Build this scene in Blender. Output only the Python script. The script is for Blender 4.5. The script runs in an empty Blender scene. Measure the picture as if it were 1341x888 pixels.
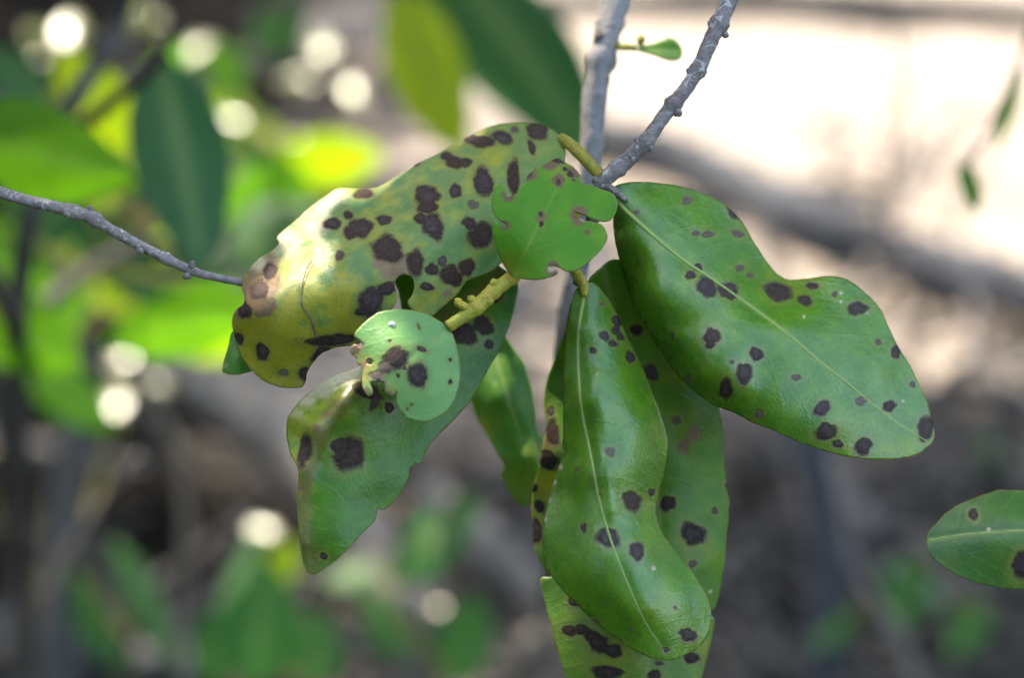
import bpy, bmesh, math, random
import numpy as np
from mathutils import Vector, geometry
R = math.radians
rng = np.random.default_rng(7)
random.seed(7)
SC = bpy.context.scene

# ------------------------------------------------------------------ camera
FOCAL, SENSOR, W, H = 70.0, 23.6, 1341.0, 888.0
KPX = SENSOR / FOCAL / W                    # tangent per photo pixel
PITCH = R(25); CAM = np.array([0.0, 0.0, 1.0]); D0 = 0.70
FWD = np.array([0, math.cos(PITCH), -math.sin(PITCH)])
UP = np.array([0, math.sin(PITCH), math.cos(PITCH)])
RIGHT = np.array([1.0, 0, 0])
cd = bpy.data.cameras.new('camera'); cam = bpy.data.objects.new('camera', cd)
SC.collection.objects.link(cam); SC.camera = cam
cam.location = CAM; cam.rotation_euler = (R(90) - PITCH, 0, 0)
cd.sensor_fit = 'HORIZONTAL'; cd.sensor_width = SENSOR; cd.lens = FOCAL
cd.clip_start = 0.02; cd.clip_end = 2000
cd.dof.use_dof = True; cd.dof.focus_distance = D0 - 0.004; cd.dof.aperture_fstop = 5.0
cd.dof.aperture_blades = 0

# ------------------------------------------------------------------ light
SUN_C = np.array([-0.30, 0.93, 0.12])       # towards the sun: right, up, forward of the view
SUN = SUN_C[0]*RIGHT + SUN_C[1]*UP + SUN_C[2]*FWD
SUN /= np.linalg.norm(SUN)
EL = math.asin(SUN[2]); AZ = math.atan2(SUN[0], SUN[1])     # clockwise from +Y
wd = bpy.data.worlds.new('World'); SC.world = wd; wd.use_nodes = True
wn = wd.node_tree; bgn = wn.nodes['Background']
sky = wn.nodes.new('ShaderNodeTexSky'); sky.sky_type = 'NISHITA'; sky.sun_disc = False
sky.sun_elevation = EL; sky.sun_rotation = AZ; sky.dust_density = 2.5
wn.links.new(sky.outputs[0], bgn.inputs[0]); bgn.inputs[1].default_value = 0.15
sl = bpy.data.lights.new('sun', 'SUN'); sl.energy = 1.9; sl.angle = R(0.55); sl.color = (1, .93, .82)
so = bpy.data.objects.new('sun', sl); SC.collection.objects.link(so)
so.rotation_euler = Vector(SUN).to_track_quat('Z', 'Y').to_euler(); so.location = (0, 0, 5)
SC.view_settings.view_transform = 'Standard'; SC.view_settings.look = 'None'
SC.view_settings.use_white_balance = True; SC.view_settings.white_balance_temperature = 7100
SC.view_settings.exposure = 2.7; SC.view_settings.gamma = 1.0
SC.render.engine = 'CYCLES'; SC.cycles.use_denoising = True
SC.cycles.max_bounces = 8; SC.cycles.transparent_max_bounces = 8
SC.cycles.sample_clamp_direct = 60; SC.cycles.sample_clamp_indirect = 6

# ------------------------------------------------------------------ geometry helpers
def P(px, py, d):
    "photo pixel and distance along the view -> world point"
    return CAM + d*(FWD + RIGHT*(px-W/2)*KPX + UP*(H/2-py)*KPX)
PXM = D0*KPX                                # metres per photo pixel in the plane of focus
def Q(px, py, dz): return P(px, py, D0 - dz*PXM)
def G(px, py, z=0.0):
    v = FWD + RIGHT*(px-W/2)*KPX + UP*(H/2-py)*KPX
    return CAM + v*((z-CAM[2])/v[2])
def pix(p):
    r = np.asarray(p) - CAM; d = r@FWD
    return W/2 + (r@RIGHT)/d/KPX, H/2 - (r@UP)/d/KPX, d
def T(ox, oy, s, pts): return [(ox+p[0]/s, oy+p[1]/s) + tuple(p[2:]) for p in pts]

def catmull(pts, step=None, n=None, closed=False):
    pts = np.asarray(pts, float); N = len(pts)
    out = []
    segs = N if closed else N-1
    for i in range(segs):
        p1, p2 = pts[i % N], pts[(i+1) % N]
        p0 = pts[(i-1) % N] if (closed or i > 0) else 2*p1-p2
        p3 = pts[(i+2) % N] if (closed or i+2 < N) else 2*p2-p1
        m = n if n else max(1, int(round(np.linalg.norm((p2-p1)[:2])/step)))
        d1, d2 = .5*(p2-p0), .5*(p3-p1)
        L = np.linalg.norm(p2-p1)+1e-9      # limit the tangents so tight notches do not overshoot
        for d in (d1, d2):
            l = np.linalg.norm(d)
            if l > L: d *= L/l
        for k in range(m):
            t = k/m
            out.append((2*t**3-3*t**2+1)*p1+(t**3-2*t**2+t)*d1+(-2*t**3+3*t**2)*p2+(t**3-t**2)*d2)
    if not closed: out.append(pts[-1])
    return np.array(out)

def inside(poly, pts):
    x, y = pts[:, 0], pts[:, 1]; r = np.zeros(len(pts), bool)
    a = np.asarray(poly); b = np.roll(a, -1, 0)
    for (x1, y1), (x2, y2) in zip(a[:, :2], b[:, :2]):
        if y1 == y2: continue
        c = ((y1 > y) != (y2 > y)) & (x < (x2-x1)*(y-y1)/(y2-y1)+x1)
        r ^= c
    return r
def polydist(line, pts):
    "distance to a polyline, signed side and arc length along it"
    line = np.asarray(line, float)[:, :2]
    best = np.full(len(pts), 1e9); side = np.zeros(len(pts)); along = np.zeros(len(pts)); acc = 0
    for a, b in zip(line[:-1], line[1:]):
        v = b-a; L = np.linalg.norm(v); w = pts-a
        t = np.clip((w@v)/(L*L), 0, 1); q = w-t[:, None]*v
        d = np.linalg.norm(q, axis=1); s = np.sign(v[0]*w[:, 1]-v[1]*w[:, 0])
        m = d < best
        best[m] = d[m]; side[m] = s[m]; along[m] = acc+t[m]*L
        acc += L
    return best, side, along
class TPS:
    "smooth depth through control points (px, py, dz)"
    def __init__(s, ctrl, lam=2.0):
        c = np.asarray(ctrl, float); s.c = c[:, :2]; n = len(c)
        K = s.k(s.c, s.c) + lam*100*np.eye(n)
        A = np.block([[K, np.c_[np.ones(n), s.c]], [np.c_[np.ones(n), s.c].T, np.zeros((3, 3))]])
        s.w = np.linalg.solve(A, np.r_[c[:, 2], 0, 0, 0])
    def k(s, a, b):
        r2 = ((a[:, None]-b[None])**2).sum(-1)
        return .5*r2*np.log(r2+1e-9)
    def __call__(s, p):
        p = np.atleast_2d(np.asarray(p, float))[:, :2]
        return s.k(p, s.c)@s.w[:-3] + s.w[-3] + p@s.w[-2:]

LOC = {}
def link(o, parent=None, loc=None, mat=None):
    SC.collection.objects.link(o)
    w = np.zeros(3) if loc is None else np.asarray(loc, float)
    LOC[o.name] = w
    if parent is not None:
        o.parent = parent; o.location = w - LOC[parent.name]
    else: o.location = w
    if mat: o.data.materials.append(mat)
    return o
def mesh(name, V, F, mat, parent=None, loc=None, attrs=None, smooth=True):
    "V are world points; the object's origin sits at loc"
    V = np.asarray(V, float)
    if loc is None: loc = V[0]
    me = bpy.data.meshes.new(name); me.from_pydata((V-loc).tolist(), [], [tuple(int(i) for i in f) for f in F])
    if smooth: me.polygons.foreach_set('use_smooth', [True]*len(me.polygons))
    for k, a in (attrs or {}).items():
        at = me.attributes.new(k, 'FLOAT', 'POINT'); at.data.foreach_set('value', np.asarray(a, np.float32))
    me.update()
    return link(bpy.data.objects.new(name, me), parent, loc, mat)
def thing(name, label, cat, loc, group=None):
    o = bpy.data.objects.new(name, None); o.empty_display_size = .02
    link(o, None, loc); return tag(o, label, cat, group)
def tag(o, label=None, cat=None, group=None, kind=None):
    if label: o['label'] = label
    if cat: o['category'] = cat
    if group: o['group'] = group
    if kind: o['kind'] = kind
    return o

def tube_vf(pts, radii, seg=10, rough=.06, knobs=(), sub=6, seed=0):
    "swept tube with uneven bark girth; knobs = (position 0..1, swelling)"
    g = np.random.default_rng(seed)
    P4 = np.c_[np.asarray(pts, float), np.asarray(radii, float)]
    C = catmull(P4, n=sub); c, r = C[:, :3], C[:, 3].copy()
    n = len(c); tt = np.linspace(0, 1, n)
    for kp, ks in knobs: r *= 1+ks*np.exp(-((tt-kp)/max(.012, .9/n))**2)
    V, F = [], []
    prev = None
    for i in range(n):
        t = c[min(i+1, n-1)]-c[max(i-1, 0)]; t /= np.linalg.norm(t)+1e-12
        a = np.cross(t, [0.3, .9, .2]) if prev is None else prev-t*(prev@t)
        a /= np.linalg.norm(a); prev = a; b = np.cross(t, a)
        jit = 1+rough*g.standard_normal(seg)
        for k in range(seg):
            th = 2*math.pi*k/seg
            V.append(c[i]+r[i]*jit[k]*(math.cos(th)*a+math.sin(th)*b))
    for i in range(n-1):
        for k in range(seg):
            k2 = (k+1) % seg
            F.append((i*seg+k, i*seg+k2, (i+1)*seg+k2, (i+1)*seg+k))
    V.append(c[0]); V.append(c[-1]); a, b = len(V)-2, len(V)-1
    for k in range(seg):
        k2 = (k+1) % seg
        F.append((a, k2, k)); F.append((b, (n-1)*seg+k, (n-1)*seg+k2))
    return V, F
def tube(name, pts, radii, mat, parent=None, loc=None, **kw):
    V, F = tube_vf(pts, radii, **kw)
    return mesh(name, V, F, mat, parent, pts[0] if loc is None else loc)

# ------------------------------------------------------------------ materials
class N:
    def __init__(s, name):
        s.m = bpy.data.materials.new(name); s.m.use_nodes = True; s.t = s.m.node_tree
        s.t.nodes.clear(); s.co = None
    def n(s, typ, **kw):
        x = s.t.nodes.new('ShaderNode'+typ)
        for k, v in kw.items(): setattr(x, k, v)
        return x
    def set(s, inp, v):
        if hasattr(v, 'is_output') or isinstance(v, bpy.types.NodeSocket): s.t.links.new(v, inp)
        elif isinstance(v, (tuple, list)) and len(v) == 3 and inp.type == 'RGBA': inp.default_value = (*v, 1)
        else: inp.default_value = v
    def coord(s):
        if s.co is None: s.co = s.n('TexCoord').outputs['Object']
        return s.co
    def noise(s, scale, detail=3, rough=.55, dist=0, vec=None):
        x = s.n('TexNoise'); s.set(x.inputs['Vector'], vec or s.coord())
        x.inputs['Scale'].default_value = scale; x.inputs['Detail'].default_value = detail
        x.inputs['Roughness'].default_value = rough; x.inputs['Distortion'].default_value = dist
        return x.outputs[0]
    def math(s, op, a, b=None, c=None):
        x = s.n('Math', operation=op); s.set(x.inputs[0], a)
        if b is not None: s.set(x.inputs[1], b)
        if c is not None: s.set(x.inputs[2], c)
        return x.outputs[0]
    def step(s, v, lo, hi, a=0., b=1.):
        x = s.n('MapRange', interpolation_type='SMOOTHSTEP'); s.set(x.inputs[0], v)
        for i, q in zip((1, 2, 3, 4), (lo, hi, a, b)): s.set(x.inputs[i], q)
        return x.outputs[0]
    def mix(s, f, a, b):
        x = s.n('Mix', data_type='RGBA'); s.set(x.inputs[0], f); s.set(x.inputs[6], a); s.set(x.inputs[7], b)
        return x.outputs[2]
    def attr(s, name): return s.n('Attribute', attribute_name=name).outputs['Fac']
    def bump(s, h, strength, dist, prev=None):
        x = s.n('Bump'); x.inputs['Strength'].default_value = strength; x.inputs['Distance'].default_value = dist
        s.set(x.inputs['Height'], h)
        if prev: s.set(x.inputs['Normal'], prev)
        return x.outputs[0]
    def bsdf(s, col, rough, spec=.5, normal=None):
        x = s.n('BsdfPrincipled'); s.set(x.inputs['Base Color'], col); s.set(x.inputs['Roughness'], rough)
        s.set(x.inputs['Specular IOR Level'], spec)
        if normal: s.set(x.inputs['Normal'], normal)
        return x
    def out(s, sh):
        o = s.n('OutputMaterial'); s.t.links.new(sh, o.inputs[0]); return s.m

def leaf_material(name, green, deep, yellow, mottle=.35, rough=.34, spec=.55, trans=.3, tcol=None, vein=(.25, .33, .08), vk=.75):
    m = N(name)
    sp, ye, ve, tan_, lat, pale, fa = (m.attr(k) for k in ('spot', 'yellowing', 'vein', 'tan', 'lateral', 'pale', 'faint'))
    olv, edg = m.attr('olive'), m.attr('edge')
    tone = m.attr('tone')
    n1 = m.noise(170, 4); n2 = m.noise(620, 3); n3 = m.noise(2600, 2); n4 = m.noise(60, 2)
    c = m.mix(m.step(n1, .35, .68), deep, green)
    c = m.mix(m.math('MULTIPLY', m.step(n3, .40, .72), .35), c, deep)
    yf = m.math('ADD', ye, m.math('MULTIPLY', m.math('SUBTRACT', n1, .5), mottle*2.2))
    yf = m.math('ADD', yf, m.math('MULTIPLY', m.math('SUBTRACT', n2, .5), mottle))
    yf = m.math('MULTIPLY', m.step(yf, .10, .95), m.step(ye, 0.0, .12))
    c = m.mix(yf, c, yellow)
    c = m.mix(m.math('MULTIPLY', lat, .17), c, vein)
    c = m.mix(m.math('MULTIPLY', ve, vk), c, vein)
    c = m.mix(m.step(m.math('ADD', olv, m.math('MULTIPLY', m.math('SUBTRACT', n2, .5), .5)), .25, .75, 0., .72), c, m.mix(m.step(n3, .42, .62), (.19, .165, .035), (.10, .072, .022)))
    c = m.mix(m.math('MULTIPLY', edg, m.step(n2, .3, .6, .25, .75)), c, (.30, .27, .09))
    halo = m.math('MULTIPLY', m.step(sp, -.75, .0), m.step(n4, .2, .7, .35, .85))
    c = m.mix(halo, c, (.20, .24, .04))
    tf = m.step(m.math('ADD', tan_, m.math('MULTIPLY', m.math('SUBTRACT', n2, .5), .7)), .3, .6)
    c = m.mix(tf, c, m.mix(n2, (.14, .075, .030), (.32, .21, .10)))
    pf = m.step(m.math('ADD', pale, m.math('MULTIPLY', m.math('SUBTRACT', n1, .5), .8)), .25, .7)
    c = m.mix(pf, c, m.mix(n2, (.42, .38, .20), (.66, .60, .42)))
    edge = m.math('ADD', sp, m.math('ADD', m.math('MULTIPLY', m.math('SUBTRACT', n2, .5), .55), m.math('MULTIPLY', m.math('SUBTRACT', n3, .5), .35)))
    rim = m.step(edge, -.14, .03)
    c = m.mix(m.math('MULTIPLY', rim, .6), c, (.055, .028, .016))
    sf = m.step(edge, -.05, .26)
    grey = m.math('MULTIPLY', m.step(edge, .10, .8), m.step(n2, .3, .7, .15, .9))
    c = m.mix(m.math('MULTIPLY', sf, m.step(fa, .1, .7, 1., .62)), c, m.mix(m.step(fa, .02, .5), m.mix(m.math('MULTIPLY', grey, m.math('MULTIPLY_ADD', tone, .9, .25)), m.mix(tone, (.052, .027, .022), (.040, .025, .027)), (.095, .068, .070)), (.17, .125, .115)))
    vo = m.n('TexVoronoi', feature='DISTANCE_TO_EDGE'); m.set(vo.inputs['Vector'], m.coord()); vo.inputs['Scale'].default_value = 780
    ret = m.step(vo.outputs['Distance'], .0, .09, 1., 0.)
    c = m.mix(m.math('MULTIPLY', ret, .10), c, vein)
    dust = m.step(m.noise(3400, 2), .66, .74)
    c = m.mix(m.math('MULTIPLY', dust, .22), c, (.42, .42, .38))
    fleck = m.step(m.noise(1500, 1), .70, .76)
    c = m.mix(m.math('MULTIPLY', fleck, m.math('MULTIPLY', ye, 1.0)), c, (.04, .025, .008))
    rg = m.math('ADD', m.step(n2, .2, .8, rough-.05, rough+.09), m.math('MULTIPLY', sf, .24))
    nb = m.bump(m.math('ADD', n3, m.math('ADD', m.math('MULTIPLY', ve, -.4), m.math('MULTIPLY', ret, -.5))), .16, .0004)
    nb = m.bump(m.math('ADD', m.math('ADD', n1, m.math('MULTIPLY', lat, .12)), m.math('ADD', m.math('MULTIPLY', sf, -.5), m.math('MULTIPLY', m.step(edge, .1, .7), .35))), .34, .0011, nb)
    b = m.bsdf(c, rg, m.math('MULTIPLY_ADD', sf, -spec*.7, spec), nb)
    tr = m.n('BsdfTranslucent')
    tc = m.mix(m.math('MAXIMUM', sf, tf), m.mix(yf, tcol or (.20, .42, .03), (.55, .48, .05)), (.02, .01, .005))
    m.set(tr.inputs[0], tc); m.set(tr.inputs[1], nb)
    mx = m.n('MixShader'); mx.inputs[0].default_value = trans
    m.t.links.new(b.outputs[0], mx.inputs[1]); m.t.links.new(tr.outputs[0], mx.inputs[2])
    return m.out(mx.outputs[0])

def plain_leaf(name, c1, c2, tcol, trans=.4, rough=.32, spec=.55):
    m = N(name); n1 = m.noise(70, 3); n2 = m.noise(400, 2); ve = m.attr('vein')
    c = m.mix(m.step(n1, .3, .7), c1, c2); c = m.mix(m.math('MULTIPLY', ve, .5), c, (.25, .33, .1))
    nb = m.bump(n2, .15, .001)
    b = m.bsdf(c, m.step(n2, .2, .8, rough-.05, rough+.08), spec, nb)
    tr = m.n('BsdfTranslucent'); m.set(tr.inputs[0], m.mix(m.step(n1, .3, .7), tcol, tuple(x*.75 for x in tcol)))
    mx = m.n('MixShader'); mx.inputs[0].default_value = trans
    m.t.links.new(b.outputs[0], mx.inputs[1]); m.t.links.new(tr.outputs[0], mx.inputs[2])
    return m.out(mx.outputs[0])

def bark(name, c1, c2, c3, scale=900, rough=.8, stretch=.25):
    m = N(name)
    n1 = m.noise(scale*.3, 4, .6); n2 = m.noise(scale*1.3, 4, .65); n3 = m.noise(scale*.09, 2)
    c = m.mix(m.step(n1, .35, .65), c1, c2); c = m.mix(m.step(n2, .52, .70), c, c3)
    c = m.mix(m.math('MULTIPLY', m.step(n3, .5, .7), .5), c, c1)
    c = m.mix(m.math('MULTIPLY', m.step(m.noise(scale*.22, 3, .6, 1.5), .58, .66), .7), c, tuple(min(1, x*1.5) for x in c3))
    c = m.mix(m.math('MULTIPLY', m.step(m.noise(scale*.5, 4, .7), .60, .70), .75), c, tuple(x*.35 for x in c1))
    nb = m.bump(m.math('ADD', n1, n2), .9, .4/scale)
    return m.out(m.bsdf(c, rough, .3, nb).outputs[0])

M = {}
M['yellow'] = leaf_material('yellowed_leaf', (.155, .31, .060), (.085, .215, .058), (.37, .34, .022), mottle=.95, rough=.42, spec=.45, trans=.22, vein=(.30, .30, .08), vk=.35)
M['bright'] = leaf_material('bright_leaf', (.125, .34, .012), (.08, .27, .012), (.28, .32, .03), mottle=.25, rough=.50, spec=.35, trans=.4, tcol=(.25, .6, .02), vein=(.24, .40, .05), vk=.6)
M['pale'] = leaf_material('pale_green_leaf', (.23, .45, .12), (.16, .38, .10), (.34, .30, .06), mottle=.3, rough=.42, spec=.5, trans=.3, vein=(.24, .38, .10), vk=.4)
M['glossy'] = leaf_material('glossy_leaf', (.122, .29, .012), (.070, .21, .012), (.25, .34, .02), mottle=.3, rough=.23, spec=.9, trans=.25)
M['folded'] = leaf_material('folded_leaf', (.085, .245, .010), (.050, .17, .010), (.25, .32, .02), mottle=.3, rough=.30, spec=.5, trans=.25)
M['deep'] = leaf_material('deep_leaf', (.055, .19, .014), (.032, .13, .012), (.18, .22, .02), mottle=.3, rough=.34, spec=.6, trans=.3)
M['olive'] = leaf_material('olive_leaf', (.118, .275, .008), (.07, .20, .008), (.30, .31, .015), mottle=.35, rough=.38, spec=.5, trans=.35)
M['lime'] = leaf_material('lime_leaf', (.10, .27, .015), (.06, .20, .02), (.26, .30, .02), mottle=.2, rough=.38, spec=.5, trans=.45, tcol=(.3, .6, .02))
M['midrib'] = plain_leaf('midrib', (.25, .37, .09), (.29, .40, .10), (.2, .35, .05), .1, .4, .4)
M['petiole'] = bark('petiole', (.30, .24, .03), (.24, .25, .03), (.20, .12, .03), 700, .5)
M['greentwig'] = bark('green_twig', (.44, .35, .05), (.32, .34, .04), (.34, .17, .05), 600, .5)
M['bark'] = bark('grey_bark', (.14, .115, .105), (.23, .20, .19), (.36, .33, .31), 900)
M['bark2'] = bark('pale_bark', (.205, .19, .18), (.30, .28, .27), (.15, .13, .12), 500)
M['bark5'] = bark('grey_sapling_bark', (.065, .065, .074), (.10, .10, .11), (.16, .155, .16), 300)
M['bark3'] = bark('dry_bark', (.050, .044, .041), (.09, .080, .075), (.155, .14, .13), 160)
M['bark4'] = bark('bleached_bark', (.095, .085, .078), (.145, .13, .12), (.22, .20, .18), 160)
M['twigbark'] = bark('twig_bark', (.20, .165, .15), (.31, .27, .25), (.44, .40, .38), 900)
M['log'] = bark('log_bark', (.028, .032, .042), (.050, .055, .070), (.085, .088, .10), 120)
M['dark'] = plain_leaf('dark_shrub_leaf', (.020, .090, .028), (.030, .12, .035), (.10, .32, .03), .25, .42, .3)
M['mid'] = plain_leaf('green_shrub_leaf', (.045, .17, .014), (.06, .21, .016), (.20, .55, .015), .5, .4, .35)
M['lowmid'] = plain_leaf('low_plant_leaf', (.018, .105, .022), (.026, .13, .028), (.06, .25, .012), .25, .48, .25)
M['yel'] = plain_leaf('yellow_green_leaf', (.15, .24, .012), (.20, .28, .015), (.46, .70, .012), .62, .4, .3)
M['shiny'] = plain_leaf('shiny_leaf', (.10, .16, .03), (.13, .19, .03), (.45, .50, .04), .4, .25, .8)
M['dry'] = plain_leaf('dry_leaf', (.12, .095, .075), (.21, .17, .135), (.3, .2, .1), .15, .6, .3)
M['fibre'] = bark('plant_fibre', (.10, .07, .06), (.16, .12, .10), (.3, .3, .32), 2500, .6)
M['white'] = bark('white_scale', (.6, .6, .62), (.7, .7, .7), (.5, .5, .52), 2500, .6)

# ------------------------------------------------------------------ leaves cut from an outline
def leaf(name, outline, ctrl, mat, parent, holes=(), midrib=None, spots=(), yellow=(), tan=(), pale=(),
         step=2.5, vein_w=3.2, lat_gap=26, lat_slope=.9, wav=1.2, thick=.00038, label=None, rib=None, crinkle=0., seed=1, ridges=(), band=None):
    """outline, holes, midrib, spots in photo pixels; ctrl = (px, py, depth towards the lens in pixels).
    Builds one leaf blade with true thickness, relief and a raised midrib as sub-part."""
    g = np.random.default_rng(seed)
    z = TPS(ctrl)
    out = catmull(outline, step=step, closed=True)
    nrm = np.roll(out, -1, 0)-np.roll(out, 1, 0); nrm = np.c_[nrm[:, 1], -nrm[:, 0]]/(np.linalg.norm(nrm, axis=1)[:, None]+1e-9)
    w = g.standard_normal(len(out)); w = np.convolve(np.r_[w[-3:], w, w[:3]], np.ones(7)/7, 'valid')
    out = out+nrm*w[:, None]*.9
    hs = [catmull(h, step=step*.7, closed=True) for h in holes]
    lo, hi = out.min(0), out.max(0)
    gx, gy = np.meshgrid(np.arange(lo[0], hi[0], step), np.arange(lo[1], hi[1], step*.87))
    gx = gx+(np.arange(gx.shape[0]) % 2)[:, None]*step*.5
    gp = np.c_[gx.ravel(), gy.ravel()]; gp = gp+g.uniform(-.3, .3, gp.shape)
    keep = inside(out, gp)
    for b in [out]+hs:
        if b is not out: keep &= ~inside(b, gp)
        d = np.full(len(gp), 1e9); cand = np.where(keep)[0]
        dd = np.sqrt(((gp[cand][:, None]-b[None])**2).sum(-1)).min(1)
        keep[cand[dd < step*.62]] = False
    gp = gp[keep]
    allp = np.vstack([out]+hs+[gp]); edges = []; o = 0
    for b in [out]+hs:
        edges += [(o+i, o+(i+1) % len(b)) for i in range(len(b))]; o += len(b)
    res = geometry.delaunay_2d_cdt([Vector(p) for p in allp], edges, [], 0, 1e-5)
    pts = np.array([tuple(v) for v in res[0]]); tris = np.array([f for f in res[2]])
    cen = pts[tris].mean(1); k = inside(out, cen)
    for b in hs: k &= ~inside(b, cen)
    tris = tris[k]
    used = np.unique(tris); rm = -np.ones(len(pts), int); rm[used] = np.arange(len(used)); pts = pts[used]; tris = rm[tris]
    v = pts[tris]; flip = ((v[:, 1, 0]-v[:, 0, 0])*(v[:, 2, 1]-v[:, 0, 1])-(v[:, 1, 1]-v[:, 0, 1])*(v[:, 2, 0]-v[:, 0, 0])) > 0
    tris[flip] = tris[flip][:, ::-1]
    dz = z(pts)
    # gentle unevenness of a living blade
    ph = g.uniform(0, 6.3, 8)
    x, y = pts.T
    dz += wav*(np.sin(x/31+ph[0]+.6*np.sin(y/47))+np.sin(y/37+ph[1]+.7*np.sin(x/41))+.6*np.sin((x+y)/17+ph[2])*np.sin((x-y)/23+ph[3]))
    for line, hh, ww in ridges: dz += hh*np.exp(-(polydist(line, pts)[0]/ww)**2)
    if crinkle: dz += crinkle*(np.sin(x/9+ph[4]+np.sin(y/13))*np.sin(y/11+ph[5]+np.sin(x/15)))
    A = {}
    if midrib is not None:
        mr = catmull(midrib, step=8)
        d, s, al = polydist(mr, pts); L = al.max()+1
        vw = vein_w*(1.15-.75*al/L)
        A['vein'] = np.clip(1-(d-vw*.4)/(vw*.9), 0, 1)
        dz -= 1.6*np.exp(-(d/(vein_w*2.2))**2)
        q = (al-d*lat_slope)/lat_gap+.35*np.sin(d/19+s)+.3*np.sin(al/37)+.25*s
        A['lateral'] = np.clip(1-np.abs(q-np.round(q))*lat_gap/2.6, 0, 1)*np.clip((d-3)/9, 0, 1)
        if band: A['olive'] = band[0]*np.exp(-(d/band[1])**2)
    else: A['vein'] = A['lateral'] = np.zeros(len(pts))
    sp = np.full(len(pts), -3.); sl_ = np.zeros(len(pts)); to_ = np.zeros(len(pts))
    for q in spots:
        cx, cy, rx, ry = q[:4]; ro = R(q[4]) if len(q) > 4 else 0; st = q[5] if len(q) > 5 else 1
        dx, dy = pts[:, 0]-cx, pts[:, 1]-cy
        u = dx*math.cos(ro)+dy*math.sin(ro); w2 = -dx*math.sin(ro)+dy*math.cos(ro)
        th = np.arctan2(w2/ry, u/rx); f = g.uniform(0, 6.3, 3)
        lob = 1+.10*np.sin(2*th+f[0])+.07*np.sin(3*th+f[1])+.05*np.sin(5*th+f[2])
        e = 1-np.hypot(u/rx, w2/ry)/lob
        e = np.where(e < 0, e*np.clip(min(rx, ry)/10, .35, 1), e)
        e = e*1.0-(1-st)*.22
        nw_ = e > sp; sl_[nw_] = 1-st; to_[nw_] = g.random(); sp = np.maximum(sp, e)
    A['edge'] = np.clip(1-polydist(np.vstack([out, out[:1]]), pts)[0]/2.6, 0, 1)
    if 'olive' not in A: A['olive'] = np.zeros(len(pts))
    A['spot'] = sp; A['faint'] = sl_; A['tone'] = to_
    def blobs(L):
        r = np.zeros(len(pts))
        for cx, cy, rr, s in L: r = np.maximum(r, s*np.exp(-(((x-cx)**2+(y-cy)**2)/rr**2)))
        return r
    A['yellowing'] = blobs(yellow); A['tan'] = blobs(tan); A['pale'] = blobs(pale)
    V = np.array([Q(a, b, c) for (a, b), c in zip(pts, dz)])
    base = Q(*ctrl[0])
    ob = mesh(name, V, tris, mat, parent, base, A)
    sd = ob.modifiers.new('thickness', 'SOLIDIFY'); sd.thickness = thick; sd.offset = 0
    if label: ob['label'] = label
    if rib:
        mp = catmull(midrib, step=14); dd_ = ((mp[:, None]-pts[None])**2).sum(-1); nn_ = np.argsort(dd_, 1)[:, :5]; zz = dz[nn_].mean(1)
        pr = [Q(a, b, c+.2) for (a, b), c in zip(mp, zz)]
        rr = np.linspace(rib, rib*.35, len(pr))*PXM
        tube('midrib', pr, rr, M['midrib'], ob, loc=pr[0], seg=6, rough=.03, sub=2)
    return ob, z

# ------------------------------------------------------------------ setting: ground
def hnoise(x, y):
    r = np.zeros_like(x)
    for f, a in ((2.1, .012), (5.3, .007), (13, .0035), (29, .0016), (61, .0009)):
        p = f*1.7
        r += a*(np.sin(x*f+p+1.3*np.sin(y*f*.7+p))*np.sin(y*f*1.1+2*p+1.1*np.sin(x*f*.6)))
    return r
near = np.arange(-1.6, 1.601, .02)
far = np.array([2, 3, 5, 9, 16, 30, 60, 120, 300.])
gx = np.r_[-far[::-1], near, far]; gy = np.r_[-far[::-1]+2, near+2.2, far+2.4]
X, Y = np.meshgrid(gx, gy); Z = hnoise(X, Y)*np.clip(3-np.hypot(X, Y-2.2), 0, 1)
n0, n1_ = X.shape
ii = np.arange(n0*n1_).reshape(n0, n1_)
F = np.c_[ii[:-1, :-1].ravel(), ii[:-1, 1:].ravel(), ii[1:, 1:].ravel(), ii[1:, :-1].ravel()]
m = N('sand_mud_and_shade')
geo = m.n('NewGeometry').outputs['Position']
sep = m.n('SeparateXYZ'); m.set(sep.inputs[0], geo)
n1 = m.noise(3.2, 5, .6, vec=geo); n2 = m.noise(26, 5, .65, vec=geo); n3 = m.noise(180, 3, vec=geo)
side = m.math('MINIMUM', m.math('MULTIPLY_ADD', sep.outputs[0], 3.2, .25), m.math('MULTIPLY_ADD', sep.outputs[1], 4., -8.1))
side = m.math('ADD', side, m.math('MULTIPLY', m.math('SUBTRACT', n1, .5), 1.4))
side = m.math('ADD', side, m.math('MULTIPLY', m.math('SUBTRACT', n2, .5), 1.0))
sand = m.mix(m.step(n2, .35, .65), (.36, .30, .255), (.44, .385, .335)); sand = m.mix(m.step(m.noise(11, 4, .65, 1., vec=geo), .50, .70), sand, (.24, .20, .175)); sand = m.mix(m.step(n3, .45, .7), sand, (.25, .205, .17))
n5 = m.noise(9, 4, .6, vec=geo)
mud_shade = m.mix(m.step(n2, .35, .65), (.045, .038, .035), (.10, .086, .080)); mud_shade = m.mix(m.step(n5, .42, .58), (.010, .008, .007), mud_shade)  # muddy soil and litter, darkened to paint in shade on the ground
mud_shade = m.mix(m.math('MULTIPLY', m.step(n3, .55, .72), .5), mud_shade, (.11, .095, .088)); mud_shade = m.mix(m.step(m.math('ADD', m.math('MULTIPLY_ADD', sep.outputs[0], -3., -.5), n5), .3, .6), mud_shade, (.009, .008, .007))  # left side painted near black in place of deep shade
gc = m.mix(m.step(side, -.5, .15), mud_shade, sand)
M['ground'] = m.out(m.bsdf(gc, .95, 0., m.bump(m.math('ADD', n2, n3), .6, .006)).outputs[0])
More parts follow.
